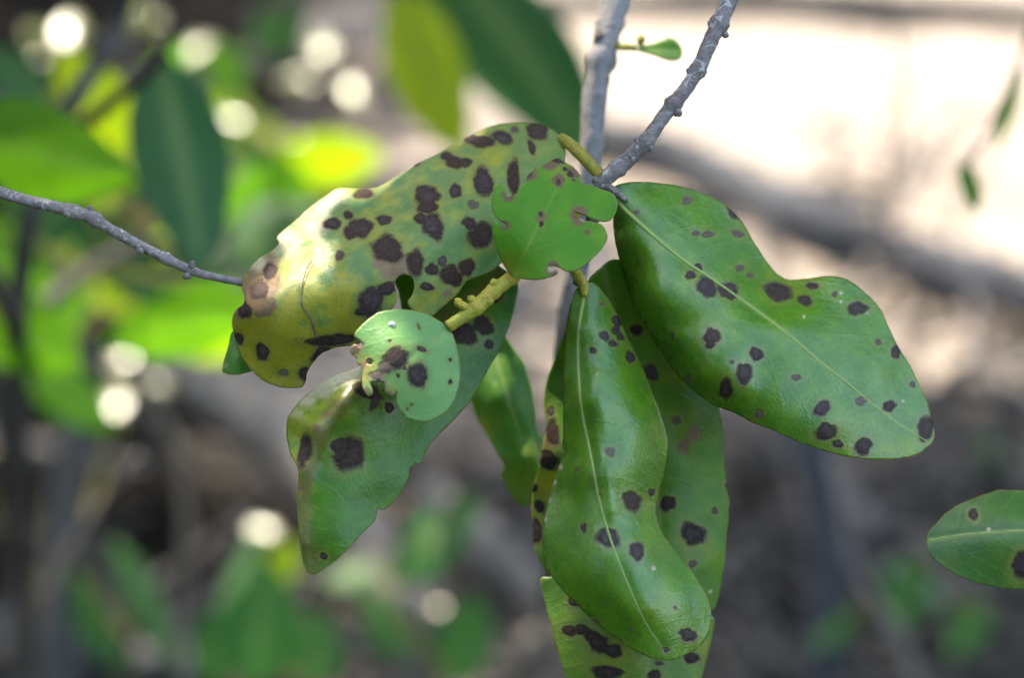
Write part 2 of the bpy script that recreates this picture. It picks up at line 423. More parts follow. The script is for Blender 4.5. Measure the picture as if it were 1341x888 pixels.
ground = mesh('ground', np.c_[X.ravel(), Y.ravel(), Z.ravel()], F, M['ground'], loc=(0, 0, 0))
tag(ground, 'pale sand passing into muddy soil painted near black for the shade under the shrubs', kind='structure')
def GZ(px, py, up=0.):
    g_ = G(px, py); return g_+np.array([0, 0, float(hnoise(np.array(g_[0]), np.array(g_[1])))+up])

# ------------------------------------------------------------------ the branch in focus
root = Q(960, -14, -60)
BR = thing('leafy_branch', 'sharp grey branch with big leaves covered in dark round spots', 'branch', root)
stem_px = T(740, 0, 3.415, [(752, -60), (735, 0), (690, 100), (640, 205), (595, 310), (545, 390), (480, 470), (420, 550), (350, 645), (250, 740), (172, 815)])
stem_dz = [-70, -62, -50, -42, -34, -28, -22, -16, -10, -8, -8]
pts = [Q(a, b, c) for (a, b), c in zip(stem_px, stem_dz)]
up0 = Q(1030, -150, -110); up1 = Q(1150, -420, -200); up2 = Q(1290, -900, -330)
pts = [up2, up1, up0]+pts+[Q(775, 290, -30), Q(762, 345, -25), Q(757, 372, -12)]
rad = np.array([17, 15, 13, 12, 11.5, 11, 10.5, 10, 9.5, 9.5, 9.5, 10, 11, 10.5, 9, 8, 7])*PXM
tube('stem', pts, rad, M['bark'], BR, seg=14, sub=8, rough=.05, knobs=[(.315, .3), (.44, .28), (.56, .38), (.685, .3), (.76, .22), (.83, .2)], seed=3)
for (a, b, c, sg, r_) in ((931, 31, -50, -1, 5.5), (950, 45, -48, 1, 4.5), (903, 93, -34, -1, 5.5), (916, 97, -33, 1, 5), (877, 134, -22, -1, 5), (889, 147, -20, 1, 6), (835, 184, -11, -1, 5.5), (851, 193, -9, 1, 6)):
    s = [Q(a-sg*3, b-sg*2, c+2), Q(a+sg*1.5, b+sg*1, c+3), Q(a+sg*4.5, b+sg*2, c+3)]
    tube('leaf_scar', s, np.array([r_*1.2, r_*.9, r_*.3])*PXM, M['bark'], BR, seg=8, sub=3, rough=.1, seed=int(a))
# yellow-green side shoot
sh = [(778, 262, -25), (745, 285, -5), (712, 318, 14), (690, 345, 28), (672, 362, 38), (650, 378, 48), (627, 400, 56), (605, 416, 58), (586, 428, 60)]
tube('side_shoot', [Q(*p) for p in sh], np.array([8, 8, 8, 8, 9, 9.5, 10, 8.5, 8])*PXM, M['greentwig'], BR, seg=12, sub=6, rough=.04, knobs=[(.50, .2), (.64, .2), (.77, .25)], seed=5)
for a, b, c, dx, dy in ((622, 396, 58, -9, -8), (612, 404, 60, -12, -7), (604, 400, 56, -8, -9), (648, 374, 52, -3, -9), (640, 392, 56, 2, 8)):
    tube('bud', [Q(a, b, c), Q(a+dx*.6, b+dy*.6, c+3), Q(a+dx, b+dy, c+4)], np.array([5, 5.5, 1.5])*PXM, M['greentwig'], BR, seg=8, sub=4, rough=.06, seed=int(a+b))

# 1 yellowed, spotted, curled leaf
c1 = lambda L: T(270, 140, 2.96, L)
ol = [(738, 186), (722, 169), (703, 163)]+c1([(1150, 65), (1075, 88), (1000, 125), (900, 180), (800, 232), (690, 302), (650, 315), (575, 318), (520, 317), (480, 335), (400, 395), (330, 455), (276, 508), (283, 530), (262, 556), (240, 570), (205, 592), (160, 640), (137, 690), (150, 735), (146, 765), (120, 785), (106, 815)])
ol += [(306, 430), (309, 445), (317, 468), (334, 490), (352, 502), (375, 508), (397, 506), (403, 486), (412, 472), (424, 461), (440, 455), (470, 450), (492, 430), (508, 412), (519, 396), (522, 386), (517, 376), (518, 367), (524, 361), (536, 361), (542, 370), (540, 386), (534, 396), (541, 408), (553, 413), (566, 414), (580, 403), (592, 391), (602, 381), (612, 368), (626, 362), (645, 355), (656, 345), (685, 330), (706, 300), (726, 250), (739, 212)]
yc = [(738, 190, -55), (703, 163, -135), (640, 168, -145), (574, 201, -138), (503, 241, -130), (446, 247, -120), (381, 294, -100), (345, 335, -78), (318, 373, -60),
      (705, 195, -78), (620, 222, -68), (540, 258, -55), (460, 292, -42), (395, 335, -22), (345, 385, 2),
      (690, 290, -20), (620, 300, 4), (540, 335, 22), (460, 372, 34), (400, 402, 30), (350, 432, 10), (310, 425, -28),
      (655, 346, 6), (600, 385, 16), (564, 412, 22), (500, 412, 30), (440, 445, 12), (400, 478, -2), (375, 505, -14), (335, 488, -22), (308, 445, -44), (318, 400, -14)]
ys = c1([(705, 552, 58, 60), (860, 345, 54, 36), (840, 335, 35, 30), (860, 388, 40, 32), (880, 462, 46, 52), (832, 435, 26, 26), (1075, 292, 42, 56, -12), (966, 327, 27, 28), (1192, 272, 27, 70, 4), (1065, 500, 56, 50), (1020, 452, 28, 26), (965, 216, 48, 24, 12), (932, 190, 24, 16), (1010, 218, 25, 18), (1062, 135, 62, 25, 10), (1150, 120, 44, 27, 15), (1030, 122, 34, 14), (1285, 92, 52, 38, 15), (1262, 158, 14, 30, -20), (1195, 90, 20, 14, 0, .7), (815, 215, 28, 15, -30), (610, 338, 46, 20, -10), (600, 470, 52, 40, -20), (560, 490, 28, 30), (690, 440, 30, 22), (550, 420, 20, 18), (490, 455, 36, 26, -20), (518, 578, 20, 20, 0, .8), (810, 608, 37, 54, -12), (875, 630, 25, 26), (915, 600, 20, 22, 0, .8), (855, 697, 26, 18), (950, 655, 48, 42), (1010, 622, 42, 30, -35), (640, 755, 55, 62, 30), (700, 705, 45, 28, -25), (600, 795, 22, 18), (1035, 380, 26, 20, 0, .4), (205, 715, 40, 42, 0, .85), (248, 640, 28, 36, 0, .9), (150, 790, 28, 34)])
for q in ys: q = q
ys = [(a, b, c/2.96, d/2.96)+tuple(r) for a, b, c, d, *r in ys]
ys += [(344, 461, 8, 13, -25), (314, 443, 5, 9, -20), (428, 446, 26, 8, -6), (448, 444, 20, 7), (400, 490, 8, 11), (372, 488, 7, 6, 0, .5), (420, 462, 14, 7, -30)]
yl, yz = leaf('leaf', ol, yc, M['yellow'], BR, midrib=[(736, 190), (700, 200), (620, 232), (540, 275), (470, 312), (410, 352), (370, 400), (352, 450), (360, 500)], spots=ys,
     yellow=[(360, 455, 95, 1.25), (430, 405, 80, .85), (400, 350, 65, .6), (520, 330, 60, .45), (480, 290, 45, .5), (560, 260, 50, .45), (620, 195, 60, .6), (610, 380, 40, .5), (545, 400, 40, .6), (470, 430, 60, .9), (330, 350, 60, .6), (510, 270, 40, .5)],
     tan=[(516, 350, 20, 1.2), (500, 342, 16, .8), (345, 370, 24, 1.3), (345, 398, 18, 1.2), (328, 385, 18, 1.2), (350, 345, 18, 1.), (318, 405, 14, 1.), (363, 318, 10, .8), (585, 385, 12, .6), (420, 458, 14, .6)],
     pale=[(412, 288, 42, .62), (378, 318, 32, .7), (440, 262, 26, .55), (340, 345, 14, .8), (400, 345, 20, .4)], wav=1.8, crinkle=1.2, vein_w=4, lat_gap=40, label='yellowing leaf curled over, mottled with large purplish-black spots and eaten through', seed=11)  # pale blobs: dried patch, whitened further to paint in the sun patch
pet = T(600, 160, 3.415, [(463, 70), (500, 98), (560, 155), (610, 210), (640, 240)])
tube('petiole', [Q(a, b, c) for (a, b), c in zip(pet, (-55, -40, -24, -14, -10))], np.array([7, 8.2, 8.4, 8.2, 8.5])*PXM, M['petiole'], yl, seg=12, sub=5, rough=.02)
leaf('leaf', [(306, 434), (298, 458), (291, 485), (297, 490), (312, 491), (328, 487), (345, 480), (330, 450)], [(330, 450, -75), (291, 485, -58), (312, 491, -50), (298, 458, -66), (345, 480, -80), (310, 470, -50)], M['lime'], BR, wav=.3, label='small green leaf tip showing from under the yellow leaf', pale=[(295, 478, 9, .5)], seed=2)

# 2 bright chewed round leaf
c3 = lambda L: T(600, 160, 3.415, L)
ol = c3([(245, 690), (205, 640), (172, 560), (152, 480), (160, 440), (190, 462), (214, 468), (212, 455), (180, 436), (160, 415), (150, 370), (156, 310), (180, 275), (203, 288), (214, 325), (226, 338), (246, 325), (264, 322), (276, 292), (300, 268), (310, 238), (345, 208), (400, 180), (440, 163), (475, 178), (520, 205), (545, 240), (552, 270), (590, 277), (640, 302), (690, 318), (712, 350), (706, 400), (682, 438), (642, 444), (600, 432), (550, 410), (520, 404), (528, 424), (580, 444), (638, 456), (660, 484), (668, 522), (650, 562), (610, 602), (560, 645), (510, 665), (474, 664), (440, 645), (405, 642), (410, 652), (446, 668), (438, 682), (400, 696), (340, 706), (290, 702)])
rc = [(672, 361, 58), (655, 250, 62), (690, 225, 40), (742, 208, 16), (770, 240, 30), (806, 262, 42), (800, 285, 50), (790, 320, 66), (760, 345, 86), (715, 366, 96), (680, 364, 74), (648, 300, 72), (700, 300, 78), (740, 280, 60), (690, 335, 84)]
leaf('leaf', ol, rc, M['bright'], BR, midrib=c3([(245, 690), (300, 580), (360, 460), (410, 360), (450, 270), (470, 190)]),
     spots=[(a, b, c/3.415, d/3.415)+tuple(r) for a, b, c, d, *r in c3([(447, 270, 10, 16, 0, .8), (368, 412, 11, 13, 0, .8), (372, 458, 10, 12, 0, .9), (205, 460, 9, 6, 0, .6), (232, 330, 9, 9, 0, .6), (500, 235, 16, 14, 0, .8), (478, 212, 13, 10, 0, .8), (440, 172, 40, 9, 15, .8), (515, 260, 10, 7, 0, .6), (530, 414, 9, 5, 0, .6), (320, 240, 16, 8, -30, .7)])],
     tan=[(a, b, c/2.1, d*1.25) for a, b, c, d in c3([(540, 418, 30, .8), (577, 494, 9, .9), (447, 262, 22, .7), (370, 430, 20, .5), (410, 172, 30, .8), (520, 222, 24, .7), (225, 330, 20, .8), (425, 655, 25, .7), (210, 460, 16, .8), (310, 225, 30, .8)])],
     yellow=[(660, 355, 30, .8), (735, 215, 25, .7), (790, 300, 25, .35)], pale=[(763, 287, 7, .7), (722, 352, 6, .7)], lat_gap=30, wav=1.4, vein_w=2.6, label='bright green roundish leaf with chewed lobes and slits', seed=21)

# 3 small pale round leaf
c2 = lambda L: T(360, 340, 2.114, L)
c2b = lambda L: T(440, 390, 4.675, L)
ol = c2b([(700, 205), (660, 160), (580, 112), (470, 82), (370, 72), (270, 90), (190, 140), (135, 195), (114, 235), (150, 265), (165, 295), (150, 300), (128, 285), (100, 290), (84, 325), (98, 350), (125, 372), (132, 405), (158, 425), (165, 470), (160, 530), (178, 580), (198, 600), (226, 588), (222, 552), (210, 520), (240, 515), (290, 520), (285, 568), (305, 578), (325, 605), (350, 600), (372, 575), (370, 640), (400, 700), (430, 735), (490, 757), (570, 758), (640, 725), (700, 665), (740, 580), (758, 470), (755, 390), (735, 290), (715, 225)])
sc = [(589, 432, 62), (468, 440, 84), (470, 475, 90), (485, 505, 112), (515, 420, 76), (540, 545, 96), (600, 490, 62), (590, 520, 74), (530, 480, 110), (560, 445, 80), (505, 450, 98)]
leaf('leaf', ol, sc, M['pale'], BR, holes=[c2b([(190, 385), (212, 380), (228, 396), (216, 410), (194, 404)])], midrib=c2b([(705, 195), (620, 240), (520, 310), (420, 400), (330, 500)]),
     spots=[(a, b, c/4.675, d/4.675)+tuple(r) for a, b, c, d, *r in c2b([(370, 375, 88, 66, -10, .93), (300, 430, 60, 44, -30, .7), (250, 480, 52, 40, -10, .5), (497, 478, 60, 82, -28), (265, 560, 30, 55, 15, .9), (525, 318, 34, 15, 12, .9), (330, 268, 11, 11, 0, .9), (697, 380, 11, 9, 0, .9), (697, 518, 11, 17), (458, 655, 12, 9, 0, .8), (380, 478, 10, 13), (415, 435, 12, 12), (435, 680, 9, 7, 0, .8), (505, 180, 9, 26, -25, .5)])],
     tan=[(a, b, c/4.675, d) for a, b, c, d in c2b([(115, 320, 36, 1.), (150, 420, 40, .8), (205, 395, 34, .8), (190, 570, 40, .6), (330, 590, 26, .7), (270, 500, 70, .55), (150, 285, 30, .8)])],
     yellow=[(a, b, c/4.675, d) for a, b, c, d in c2b([(115, 330, 60, 1.), (170, 480, 70, .9), (330, 560, 60, .7), (600, 250, 60, .35), (380, 300, 60, .3), (190, 400, 60, .9)])],
     pale=[(a, b, c/4.675, d) for a, b, c, d in c2b([(265, 212, 22, .5), (490, 610, 20, .35)])], wav=1., vein_w=3, lat_gap=26, label='pale green round leaf with a grey blotch and nibbled edge', seed=31)
# white scale insect on it
V, F = [], []
for i in range(5):
    for k in range(9):
        a_ = 2*math.pi*k/9; th = i/4*math.pi/2
        V.append(Q(513+5.2*math.cos(a_)*math.cos(th), 425+4*math.sin(a_)*math.cos(th)*(1+.2*math.sin(3*a_)), 80+4*math.sin(th)))
for i in range(4):
    for k in range(9): F.append((i*9+k, i*9+(k+1) % 9, (i+1)*9+(k+1) % 9, (i+1)*9+k))
tag(mesh('scale_insect', V, F, M['white'], loc=Q(513, 425, 79)), 'tiny white scale insect on the pale round leaf', 'insect')

# 4 lower leaf with folded flank
ol = c2([(640, 30), (672, 60), (668, 112), (650, 180), (622, 250), (582, 320), (542, 390), (500, 440), (460, 480), (430, 510), (412, 540), (405, 562), (385, 568), (373, 580), (370, 605), (350, 642), (320, 680), (298, 694), (284, 690), (276, 722), (240, 762), (190, 812), (150, 846), (110, 872), (88, 862), (74, 815), (66, 745), (61, 665), (66, 592), (62, 572), (46, 545), (34, 500), (34, 460), (42, 430), (72, 390), (120, 350), (180, 318), (236, 298), (300, 250), (350, 170), (345, 100), (330, 40), (400, 0), (520, -5), (600, 5)])
lc = [(665, 360, -75), (650, 352, -95), (672, 400, -72), (600, 420, -50), (650, 460, -58), (560, 560, -4), (520, 500, 20), (480, 520, 45), (490, 590, 46), (470, 640, 52), (530, 640, 24), (500, 670, 32), (420, 745, 66), (396, 700, 66), (391, 640, 62), (394, 612, 70), (410, 560, 78), (440, 520, 68), (462, 500, 50), (376, 565, 8), (375, 545, 4), (383, 530, -2), (415, 505, 2), (455, 487, 6), (440, 570, 58), (425, 610, 62), (445, 700, 66), (560, 420, -60), (520, 430, -55), (405, 535, 36), (392, 572, 42), (425, 525, 40), (540, 380, -90), (520, 350, -100), (600, 345, -100)]
_, zL = leaf('leaf', ol, lc, M['folded'], BR, midrib=[(650, 365), (600, 405), (540, 450), (490, 490), (455, 520), (425, 560), (405, 610), (396, 660), (398, 700), (410, 740)],
     spots=[(a, b, c/2.114, d/2.114)+tuple(r) for a, b, c, d, *r in c2([(205, 540, 44, 50), (180, 520, 25, 30), (84, 530, 20, 46, 15, .95), (575, 182, 30, 28), (520, 205, 42, 34), (592, 235, 13, 15, 0, .9), (315, 410, 15, 14), (255, 365, 40, 24, 20), (275, 395, 12, 30, 15, .8), (135, 822, 10, 10), (610, 100, 26, 20, 0, .8)])],
     yellow=[(400, 560, 24, 1.2), (396, 600, 18, 1.3), (396, 640, 15, 1.2), (398, 670, 14, 1.), (415, 560, 18, 1.2), (440, 530, 26, 1.1), (400, 520, 32, .85), (385, 550, 28, .9), (470, 500, 26, .7), (415, 720, 30, .4), (395, 690, 14, .7)],
     tan=[(398, 610, 12, .55), (396, 640, 11, .55), (397, 670, 9, .45), (405, 585, 12, .55), (415, 562, 12, .55), (428, 543, 12, .5), (442, 526, 11, .45), (400, 700, 8, .35)], pale=[(455, 490, 26, .9), (425, 503, 24, .95), (402, 520, 18, .8), (388, 540, 14, .5)], vein_w=9, lat_gap=34, wav=1.6, band=(1.0, 13), ridges=[([(480, 495), (455, 520), (425, 560), (405, 610), (396, 660), (398, 710)], 5, 9)], label='lower leaf folded along its olive midrib, glossy with one purple spot', seed=41)  # pale blobs paint sunlight onto the folded flank

# 5 blurred green leaf behind
ol = c2([(600, 170), (650, 230), (690, 290), (715, 380), (727, 470), (742, 495), (748, 540), (730, 610), (715, 665), (690, 684), (655, 655), (628, 595), (636, 572), (590, 490), (545, 400), (540, 300)])
leaf('leaf', ol, [(650, 420, -330), (640, 455, -330), (690, 520, -318), (712, 590, -305), (690, 660, -290), (660, 620, -300), (620, 540, -322), (655, 520, -290), (620, 470, -325), (690, 600, -280)], M['lime'], BR,
     midrib=[(640, 440), (665, 520), (690, 600), (690, 655)], yellow=[(690, 640, 40, .5), (630, 560, 30, .5), (705, 590, 20, .6)], label='narrow light green leaf hanging out of focus behind the spotted leaves', seed=51)
tube('petiole', [Q(712, 325, -40), Q(680, 350, -190), Q(652, 420, -330)], np.array([6, 6, 6])*PXM, M['petiole'], BR, seg=8, sub=5)

# 6 big right leaf
c4 = lambda L: T(780, 220, 2.2196, L)
ol = c4([(40, 70), (60, 50), (100, 43), (160, 42), (240, 53), (310, 75), (370, 105), (418, 150), (448, 198), (480, 250), (520, 302), (560, 325), (610, 323), (690, 316), (740, 330), (790, 370), (830, 415), (852, 465), (880, 522), (912, 575), (946, 640), (970, 705), (983, 760), (979, 795), (958, 816), (930, 835), (860, 848), (780, 846), (690, 830), (600, 800), (520, 765), (450, 735), (390, 706), (350, 692), (296, 655), (240, 600), (180, 520), (130, 430), (92, 340), (66, 250), (54, 180), (50, 120)])
rl = [(800, 245, -12), (850, 239, -45), (920, 255, -78), (975, 300, -92), (1030, 366, -85), (1095, 363, -82), (1155, 410, -78), (1190, 480, -62), (1222, 560, -46),
      (820, 275, 0), (853, 300, 4), (893, 340, 8), (930, 366, 13), (1020, 430, 17), (1110, 508, 8), (1212, 578, -32),
      (930, 310, -32), (1050, 420, -14), (1150, 480, -20), (804, 300, -52), (822, 374, -74), (862, 455, -74), (905, 512, -48), (935, 530, -6),
      (812, 310, -14), (843, 380, 4), (880, 440, 20), (920, 495, 36), (960, 520, 42), (1010, 562, 32), (1090, 594, 18), (1170, 600, -4), (990, 480, 42), (900, 430, 28), (1100, 555, 24)]
rs = c4([(322, 347, 30, 32), (384, 357, 30, 28), (530, 361, 46, 27, 6), (608, 386, 22, 16), (275, 312, 14, 15), (297, 290, 13, 13), (338, 490, 25, 27), (335, 515, 16, 12), (466, 542, 21, 21), (430, 598, 27, 32, -15), (380, 642, 20, 30, 10), (657, 700, 28, 22, -20, .9), (667, 768, 32, 28), (702, 803, 18, 12), (776, 811, 28, 27), (958, 757, 26, 38), (760, 409, 30, 21, 5), (872, 535, 16, 19), (852, 694, 21, 17), (770, 678, 22, 15, 0, .5), (630, 344, 18, 11), (400, 130, 26, 14, 35, .9), (412, 192, 20, 11, 15, .7), (325, 193, 20, 10, 0, .7), (290, 190, 12, 9, 0, .7), (418, 292, 15, 9, 0, .7), (447, 313, 11, 8, 0, .7), (695, 368, 9, 9, 0, .7), (820, 507, 10, 9, 0, .7), (265, 95, 17, 14, 0, .45), (475, 715, 16, 16, 0, .45), (580, 610, 18, 12, 0, .35), (920, 630, 9, 11, 0, .7), (225, 485, 6, 10, 0, .7), (270, 610, 8, 16, 0, .6), (120, 130, 12, 8, 0, .4), (395, 565, 8, 8, 0, .4)])
rs = [(a, b, c/2.2196, d/2.2196)+tuple(r) for a, b, c, d, *r in rs]
oR, zR = leaf('leaf', ol, rl, M['glossy'], BR, midrib=c4([(60, 90), (85, 120), (150, 182), (250, 266), (340, 325), (440, 396), (540, 470), (640, 555), (740, 635), (840, 716), (920, 770), (972, 800)]), spots=rs,
     yellow=[(930, 430, 36, .5), (1110, 580, 50, .5), (1180, 590, 40, .6), (1020, 370, 40, .45), (940, 490, 40, .4), (905, 385, 30, .4), (1205, 570, 22, .6), (860, 330, 40, .35)],
     pale=[(a, b, c/2.2196, d) for a, b, c, d in c4([(713, 365, 6, .8), (712, 390, 6, .8), (605, 434, 6, .8), (892, 678, 7, .8), (785, 422, 6, .8), (612, 392, 6, .8)])], vein_w=4.2, lat_gap=34, wav=1.7, rib=3.5, label='largest green leaf, drooping right, with small dark round spots and light midrib', seed=61)
# 7 middle hanging leaf
cm = lambda L: T(680, 380, 3.171, L)
ol = [(765, 371), (754, 379), (748, 403), (743.5, 435), (740, 472), (739, 517), (738, 561), (736, 600), (724, 636), (715, 671), (712, 707), (714, 736), (726, 759), (746, 782), (772, 807), (795, 827), (827, 850), (856, 863), (882, 864), (911, 851), (927, 831), (931, 807), (921, 775), (905, 749), (882, 720), (864, 694), (858, 668), (863, 642), (869, 619), (874, 586), (868, 554), (852, 510), (836.5, 472), (818, 435), (802, 400), (787, 379), (775, 370)]
mc = [(766, 374, 0), (762, 430, 26), (760, 520, 44), (775, 620, 66), (805, 720, 82), (840, 800, 84), (870, 860, 66), (743, 440, -6), (740, 517, -6), (737, 600, -6), (713, 700, 6), (720, 750, 16), (772, 807, 44), (820, 845, 56), (802, 400, -12), (836, 472, -14), (868, 554, -14), (873, 590, -12), (859, 660, -2), (880, 718, 2), (920, 775, 16), (930, 815, 22), (905, 854, 44), (790, 470, 30), (798, 560, 48), (806, 640, 62), (840, 560, 30), (835, 640, 40), (850, 720, 54), (890, 790, 56), (752, 700, 50), (765, 770, 60), (722, 640, -16)]
ms = [(a, b, c/3.171, d/3.171)+tuple(r) for a, b, c, d, *r in T(600, 340, 3.171, [(658, 255, 24, 20, 20), (652, 296, 18, 18), (672, 322, 17, 14, 20), (606, 318, 28, 20, 30, .85), (642, 350, 19, 14, 0), (560, 379, 14, 15), (712, 406, 20, 24), (630, 800, 22, 24, 0, .6), (595, 185, 14, 8, 0, .35), (660, 280, 8, 16)])]
ms += [(a, b, c/3.084, d/3.084)+tuple(r) for a, b, c, d, *r in T(600, 600, 3.084, [(700, 175, 40, 45), (605, 325, 48, 42), (720, 378, 34, 38), (508, 283, 12, 16), (778, 140, 13, 20, 30, .9), (927, 717, 38, 28), (838, 776, 15, 10, 0, .8), (485, 50, 9, 7, 0, .6), (875, 605, 9, 9, 0, .4), (565, 660, 9, 12, 0, .5), (700, 690, 7, 6, 0, .6), (572, 145, 8, 6, 0, .7)])]
oM, zM = leaf('leaf', ol, mc, M['glossy'], BR, midrib=T(600, 340, 3.171, [(528, 100), (520, 150), (503, 280), (500, 440), (515, 620), (545, 780), (568, 900)])+T(600, 600, 3.084, [(560, 120), (590, 250), (640, 400), (710, 570), (770, 690), (830, 775)]), spots=ms,
     yellow=[(865, 790, 30, .55), (828, 655, 26, .4), (790, 700, 30, .35), (835, 720, 25, .4), (900, 845, 22, .35)], pale=[(737, 590, 5, .6), (734, 612, 6, .7), (726, 632, 6, .7), (719, 655, 6, .7), (714, 680, 5, .6), (855, 745, 4, .8), (781, 491, 3, .8)], vein_w=4.2, lat_gap=30, wav=1.3, rib=3.5, ridges=[([(779, 500), (784, 540), (789, 585), (795, 630), (800, 665)], 6, 13)], label='glossy leaf hanging straight down in the middle with a pale midrib', seed=71)

tube('petiole', [Q(781, 234, -12), Q(790, 242, -4), Q(803, 249, -6), Q(820, 262, -2)], np.array([8, 6.5, 5.5, 3])*PXM, M['bark'], oR, seg=10, sub=5, rough=.03)
tube('petiole', [Q(752, 352, -16), Q(757, 362, -6), Q(764, 372, 4), Q(766, 388, 10)], np.array([8, 7.5, 7, 4])*PXM, M['greentwig'], oM, seg=10, sub=5, rough=.05)

# 8 leaf behind the middle one
ol = [(785, 352), (770, 368), (764, 420), (770, 520), (765, 600), (745, 690), (722, 755), (709, 758), (712, 782), (720, 814), (730, 850), (740, 885), (756, 920), (785, 945), (830, 958), (870, 945), (900, 920), (917, 890), (924, 866), (931, 838), (935, 813), (929, 803), (936, 797), (944, 768), (951, 707), (955, 658), (951, 640), (950, 622), (948, 611), (947, 573), (942, 536), (930, 500), (900, 430), (865, 380), (830, 350), (805, 340)]
bc = [(788, 350, -50), (770, 420, -75), (850, 400, -110), (940, 536, -135), (949, 611, -125), (953, 670, -120), (940, 780, -105), (925, 860, -90), (830, 955, -40), (712, 782, -86), (735, 880, -60), (850, 700, -75), (900, 600, -88), (770, 600, -100), (860, 520, -92), (900, 740, -72), (800, 860, -34), (870, 860, -52)]
bs = [(a, b, c/3.171, d/3.171)+tuple(r) for a, b, c, d, *r in T(600, 340, 3.171, [(740, 292, 26, 28), (800, 470, 30, 42, -15, .85), (905, 668, 26, 20, 0, .5)])]
bs += [(a, b, c/3.084, d/3.084)+tuple(r) for a, b, c, d, *r in T(600, 600, 3.084, [(845, 185, 33, 36), (948, 308, 54, 46), (1035, 215, 18, 18, 0, .4), (945, 430, 20, 18, 0, .6), (470, 580, 26, 28, 30), (450, 700, 30, 24, 20), (500, 695, 26, 26), (560, 742, 66, 36, 32), (622, 780, 46, 26, 15), (600, 868, 60, 32), (790, 880, 30, 20), (940, 808, 36, 24), (920, 785, 18, 13, -20), (555, 655, 14, 10, 0, .5), (810, 832, 20, 11, 0, .7), (1083, 108, 10, 10, 0, .8)])]
leaf('leaf', ol, bc, M['olive'], BR, midrib=[(790, 352), (815, 450), (850, 560), (865, 680), (860, 800), (835, 955)], spots=bs,
     yellow=[(800, 870, 70, .5), (740, 820, 50, .35), (900, 560, 40, .5), (900, 720, 36, .45), (920, 850, 30, .6), (880, 490, 40, .4)], tan=[(a, b, c/3.171, d) for a, b, c, d in T(600, 340, 3.171, [(975, 725, 38, .85), (935, 780, 36, .8), (950, 755, 30, .6), (905, 668, 18, .6)])], pale=[(951, 630, 6, .6), (936, 806, 7, .9), (930, 775, 4, .8)], vein_w=4, lat_gap=34, wav=1.5, label='wide leaf behind the middle leaf, yellow-green below with merged black blotches', seed=81)
# 9 sliver leaf at the left of it
ol = [(760, 392), (748, 397), (737, 441), (724, 476), (714, 510), (713, 536), (716, 556), (712, 580), (704, 619), (698, 640), (697, 684), (700, 720), (709, 739), (718, 752), (740, 750), (755, 700), (765, 600), (768, 480)]
leaf('leaf', ol, [(758, 395, -70), (737, 441, -120), (714, 530, -150), (698, 650, -150), (712, 740, -140), (760, 500, -130), (755, 640, -135), (735, 600, -122), (740, 700, -128)], M['olive'], BR, midrib=[(760, 395), (752, 500), (745, 600), (735, 745)],
     spots=[(724, 568, 10, 18), (718, 603, 13, 14), (707, 664, 8, 9), (702, 698, 8, 20), (700, 640, 5, 6), (722, 540, 5, 8, 0, .8)], yellow=[(712, 640, 50, .7), (745, 420, 30, .6)], tan=[(720, 580, 14, .6), (704, 700, 12, .5)], label='narrow olive leaf sliver with brown patches along its edge', seed=91)

# fibre stuck on the yellow leaf
fb = [(409, 340), (402, 352), (397, 368), (394, 390), (396, 402), (402, 409), (408, 418), (411, 430), (416, 443)]
zf = yz(fb)+3.6
tag(tube('plant_fibre', [Q(a, b, c) for (a, b), c in zip(fb, zf)], np.array([.7]*4+[.8]*2+[1.3]*3)*PXM, M['fibre'], seg=5, sub=4, rough=.1), 'thin dark curved fibre stuck to the yellow leaf', 'fibre')

# ------------------------------------------------------------------ other twigs near the focus
tp = T(0, 220, 2.612, [(-150, 35), (-70, 58), (0, 82), (100, 112), (200, 136), (310, 168), (370, 205), (470, 260), (560, 305), (650, 350), (720, 370), (830, 393), (900, 405)])
tz = [-20, -22, -25, -28, -30, -32, -34, -38, -40, -45, -55, -75, -95]
TW = [Q(-700, 120, 40), Q(-330, 170, 0)]+[Q(a, b, c) for (a, b), c in zip(tp, tz)]
t = thing('bare_twig', 'bare grey twig with knobs coming from the left edge to the yellow leaf', 'twig', TW[0])
tube('stem', TW, np.array([13, 11, 8, 7.6, 7.4, 7.6, 8, 8.6, 7.2, 6.6, 6.4, 6.2, 5.6, 5, 4.6])*PXM, M['twigbark'], t, seg=12, sub=8, rough=.06, knobs=[(.46, .25), (.52, .35), (.60, .22), (.72, .35)], seed=9)
for a, b, dx, dy in ((119, 278, -2, -9), (181, 326, 6, 6), (250, 350, 3, -8), (248, 360, -8, 3), (122, 293, 8, 5)):
    tube('bud_scar', [Q(a, b, -34), Q(a+dx*.6, b+dy*.6, -32), Q(a+dx, b+dy, -33)], np.array([5, 4.4, 1.8])*PXM, M['bark'], t, seg=7, sub=3, rough=.12, seed=a)

# blurred pale stem with a small leaf
sp_ = [(835, -260, -520), (815, -60, -440), (806, 5, -420), (792, 60, -405), (780, 120, -395), (774, 200, -390), (765, 300, -400), (748, 390, -420), (735, 520, -470), (725, 700, -560)]
S2 = [Q(*p) for p in sp_]; S2 = S2+[G(715, 790)*np.array([1, 1, 0])-np.array([0, 0, .02])]
t2 = thing('pale_stem', 'out of focus pale blue-grey stem with one small leaf at its side', 'stem', S2[-1])
tube('stem', S2, np.array([17, 15, 15, 14, 13.5, 12.5, 12, 12, 12, 13, 20])*PXM*1.35, M['bark2'], t2, seg=12, sub=7, knobs=[(.33, .25)], seed=4, loc=S2[-1])
tube('knot', [Q(790, 47, -400), Q(783, 48, -396), Q(778, 47, -395)], np.array([9, 8, 3])*PXM*1.3, M['bark3'], t2, seg=8, sub=3)
tube('petiole', [Q(800, 60, -400), Q(815, 61, -392), Q(832, 62, -385)], np.array([5, 4, 4])*PXM*1.3, M['petiole'], t2, seg=8, sub=4)
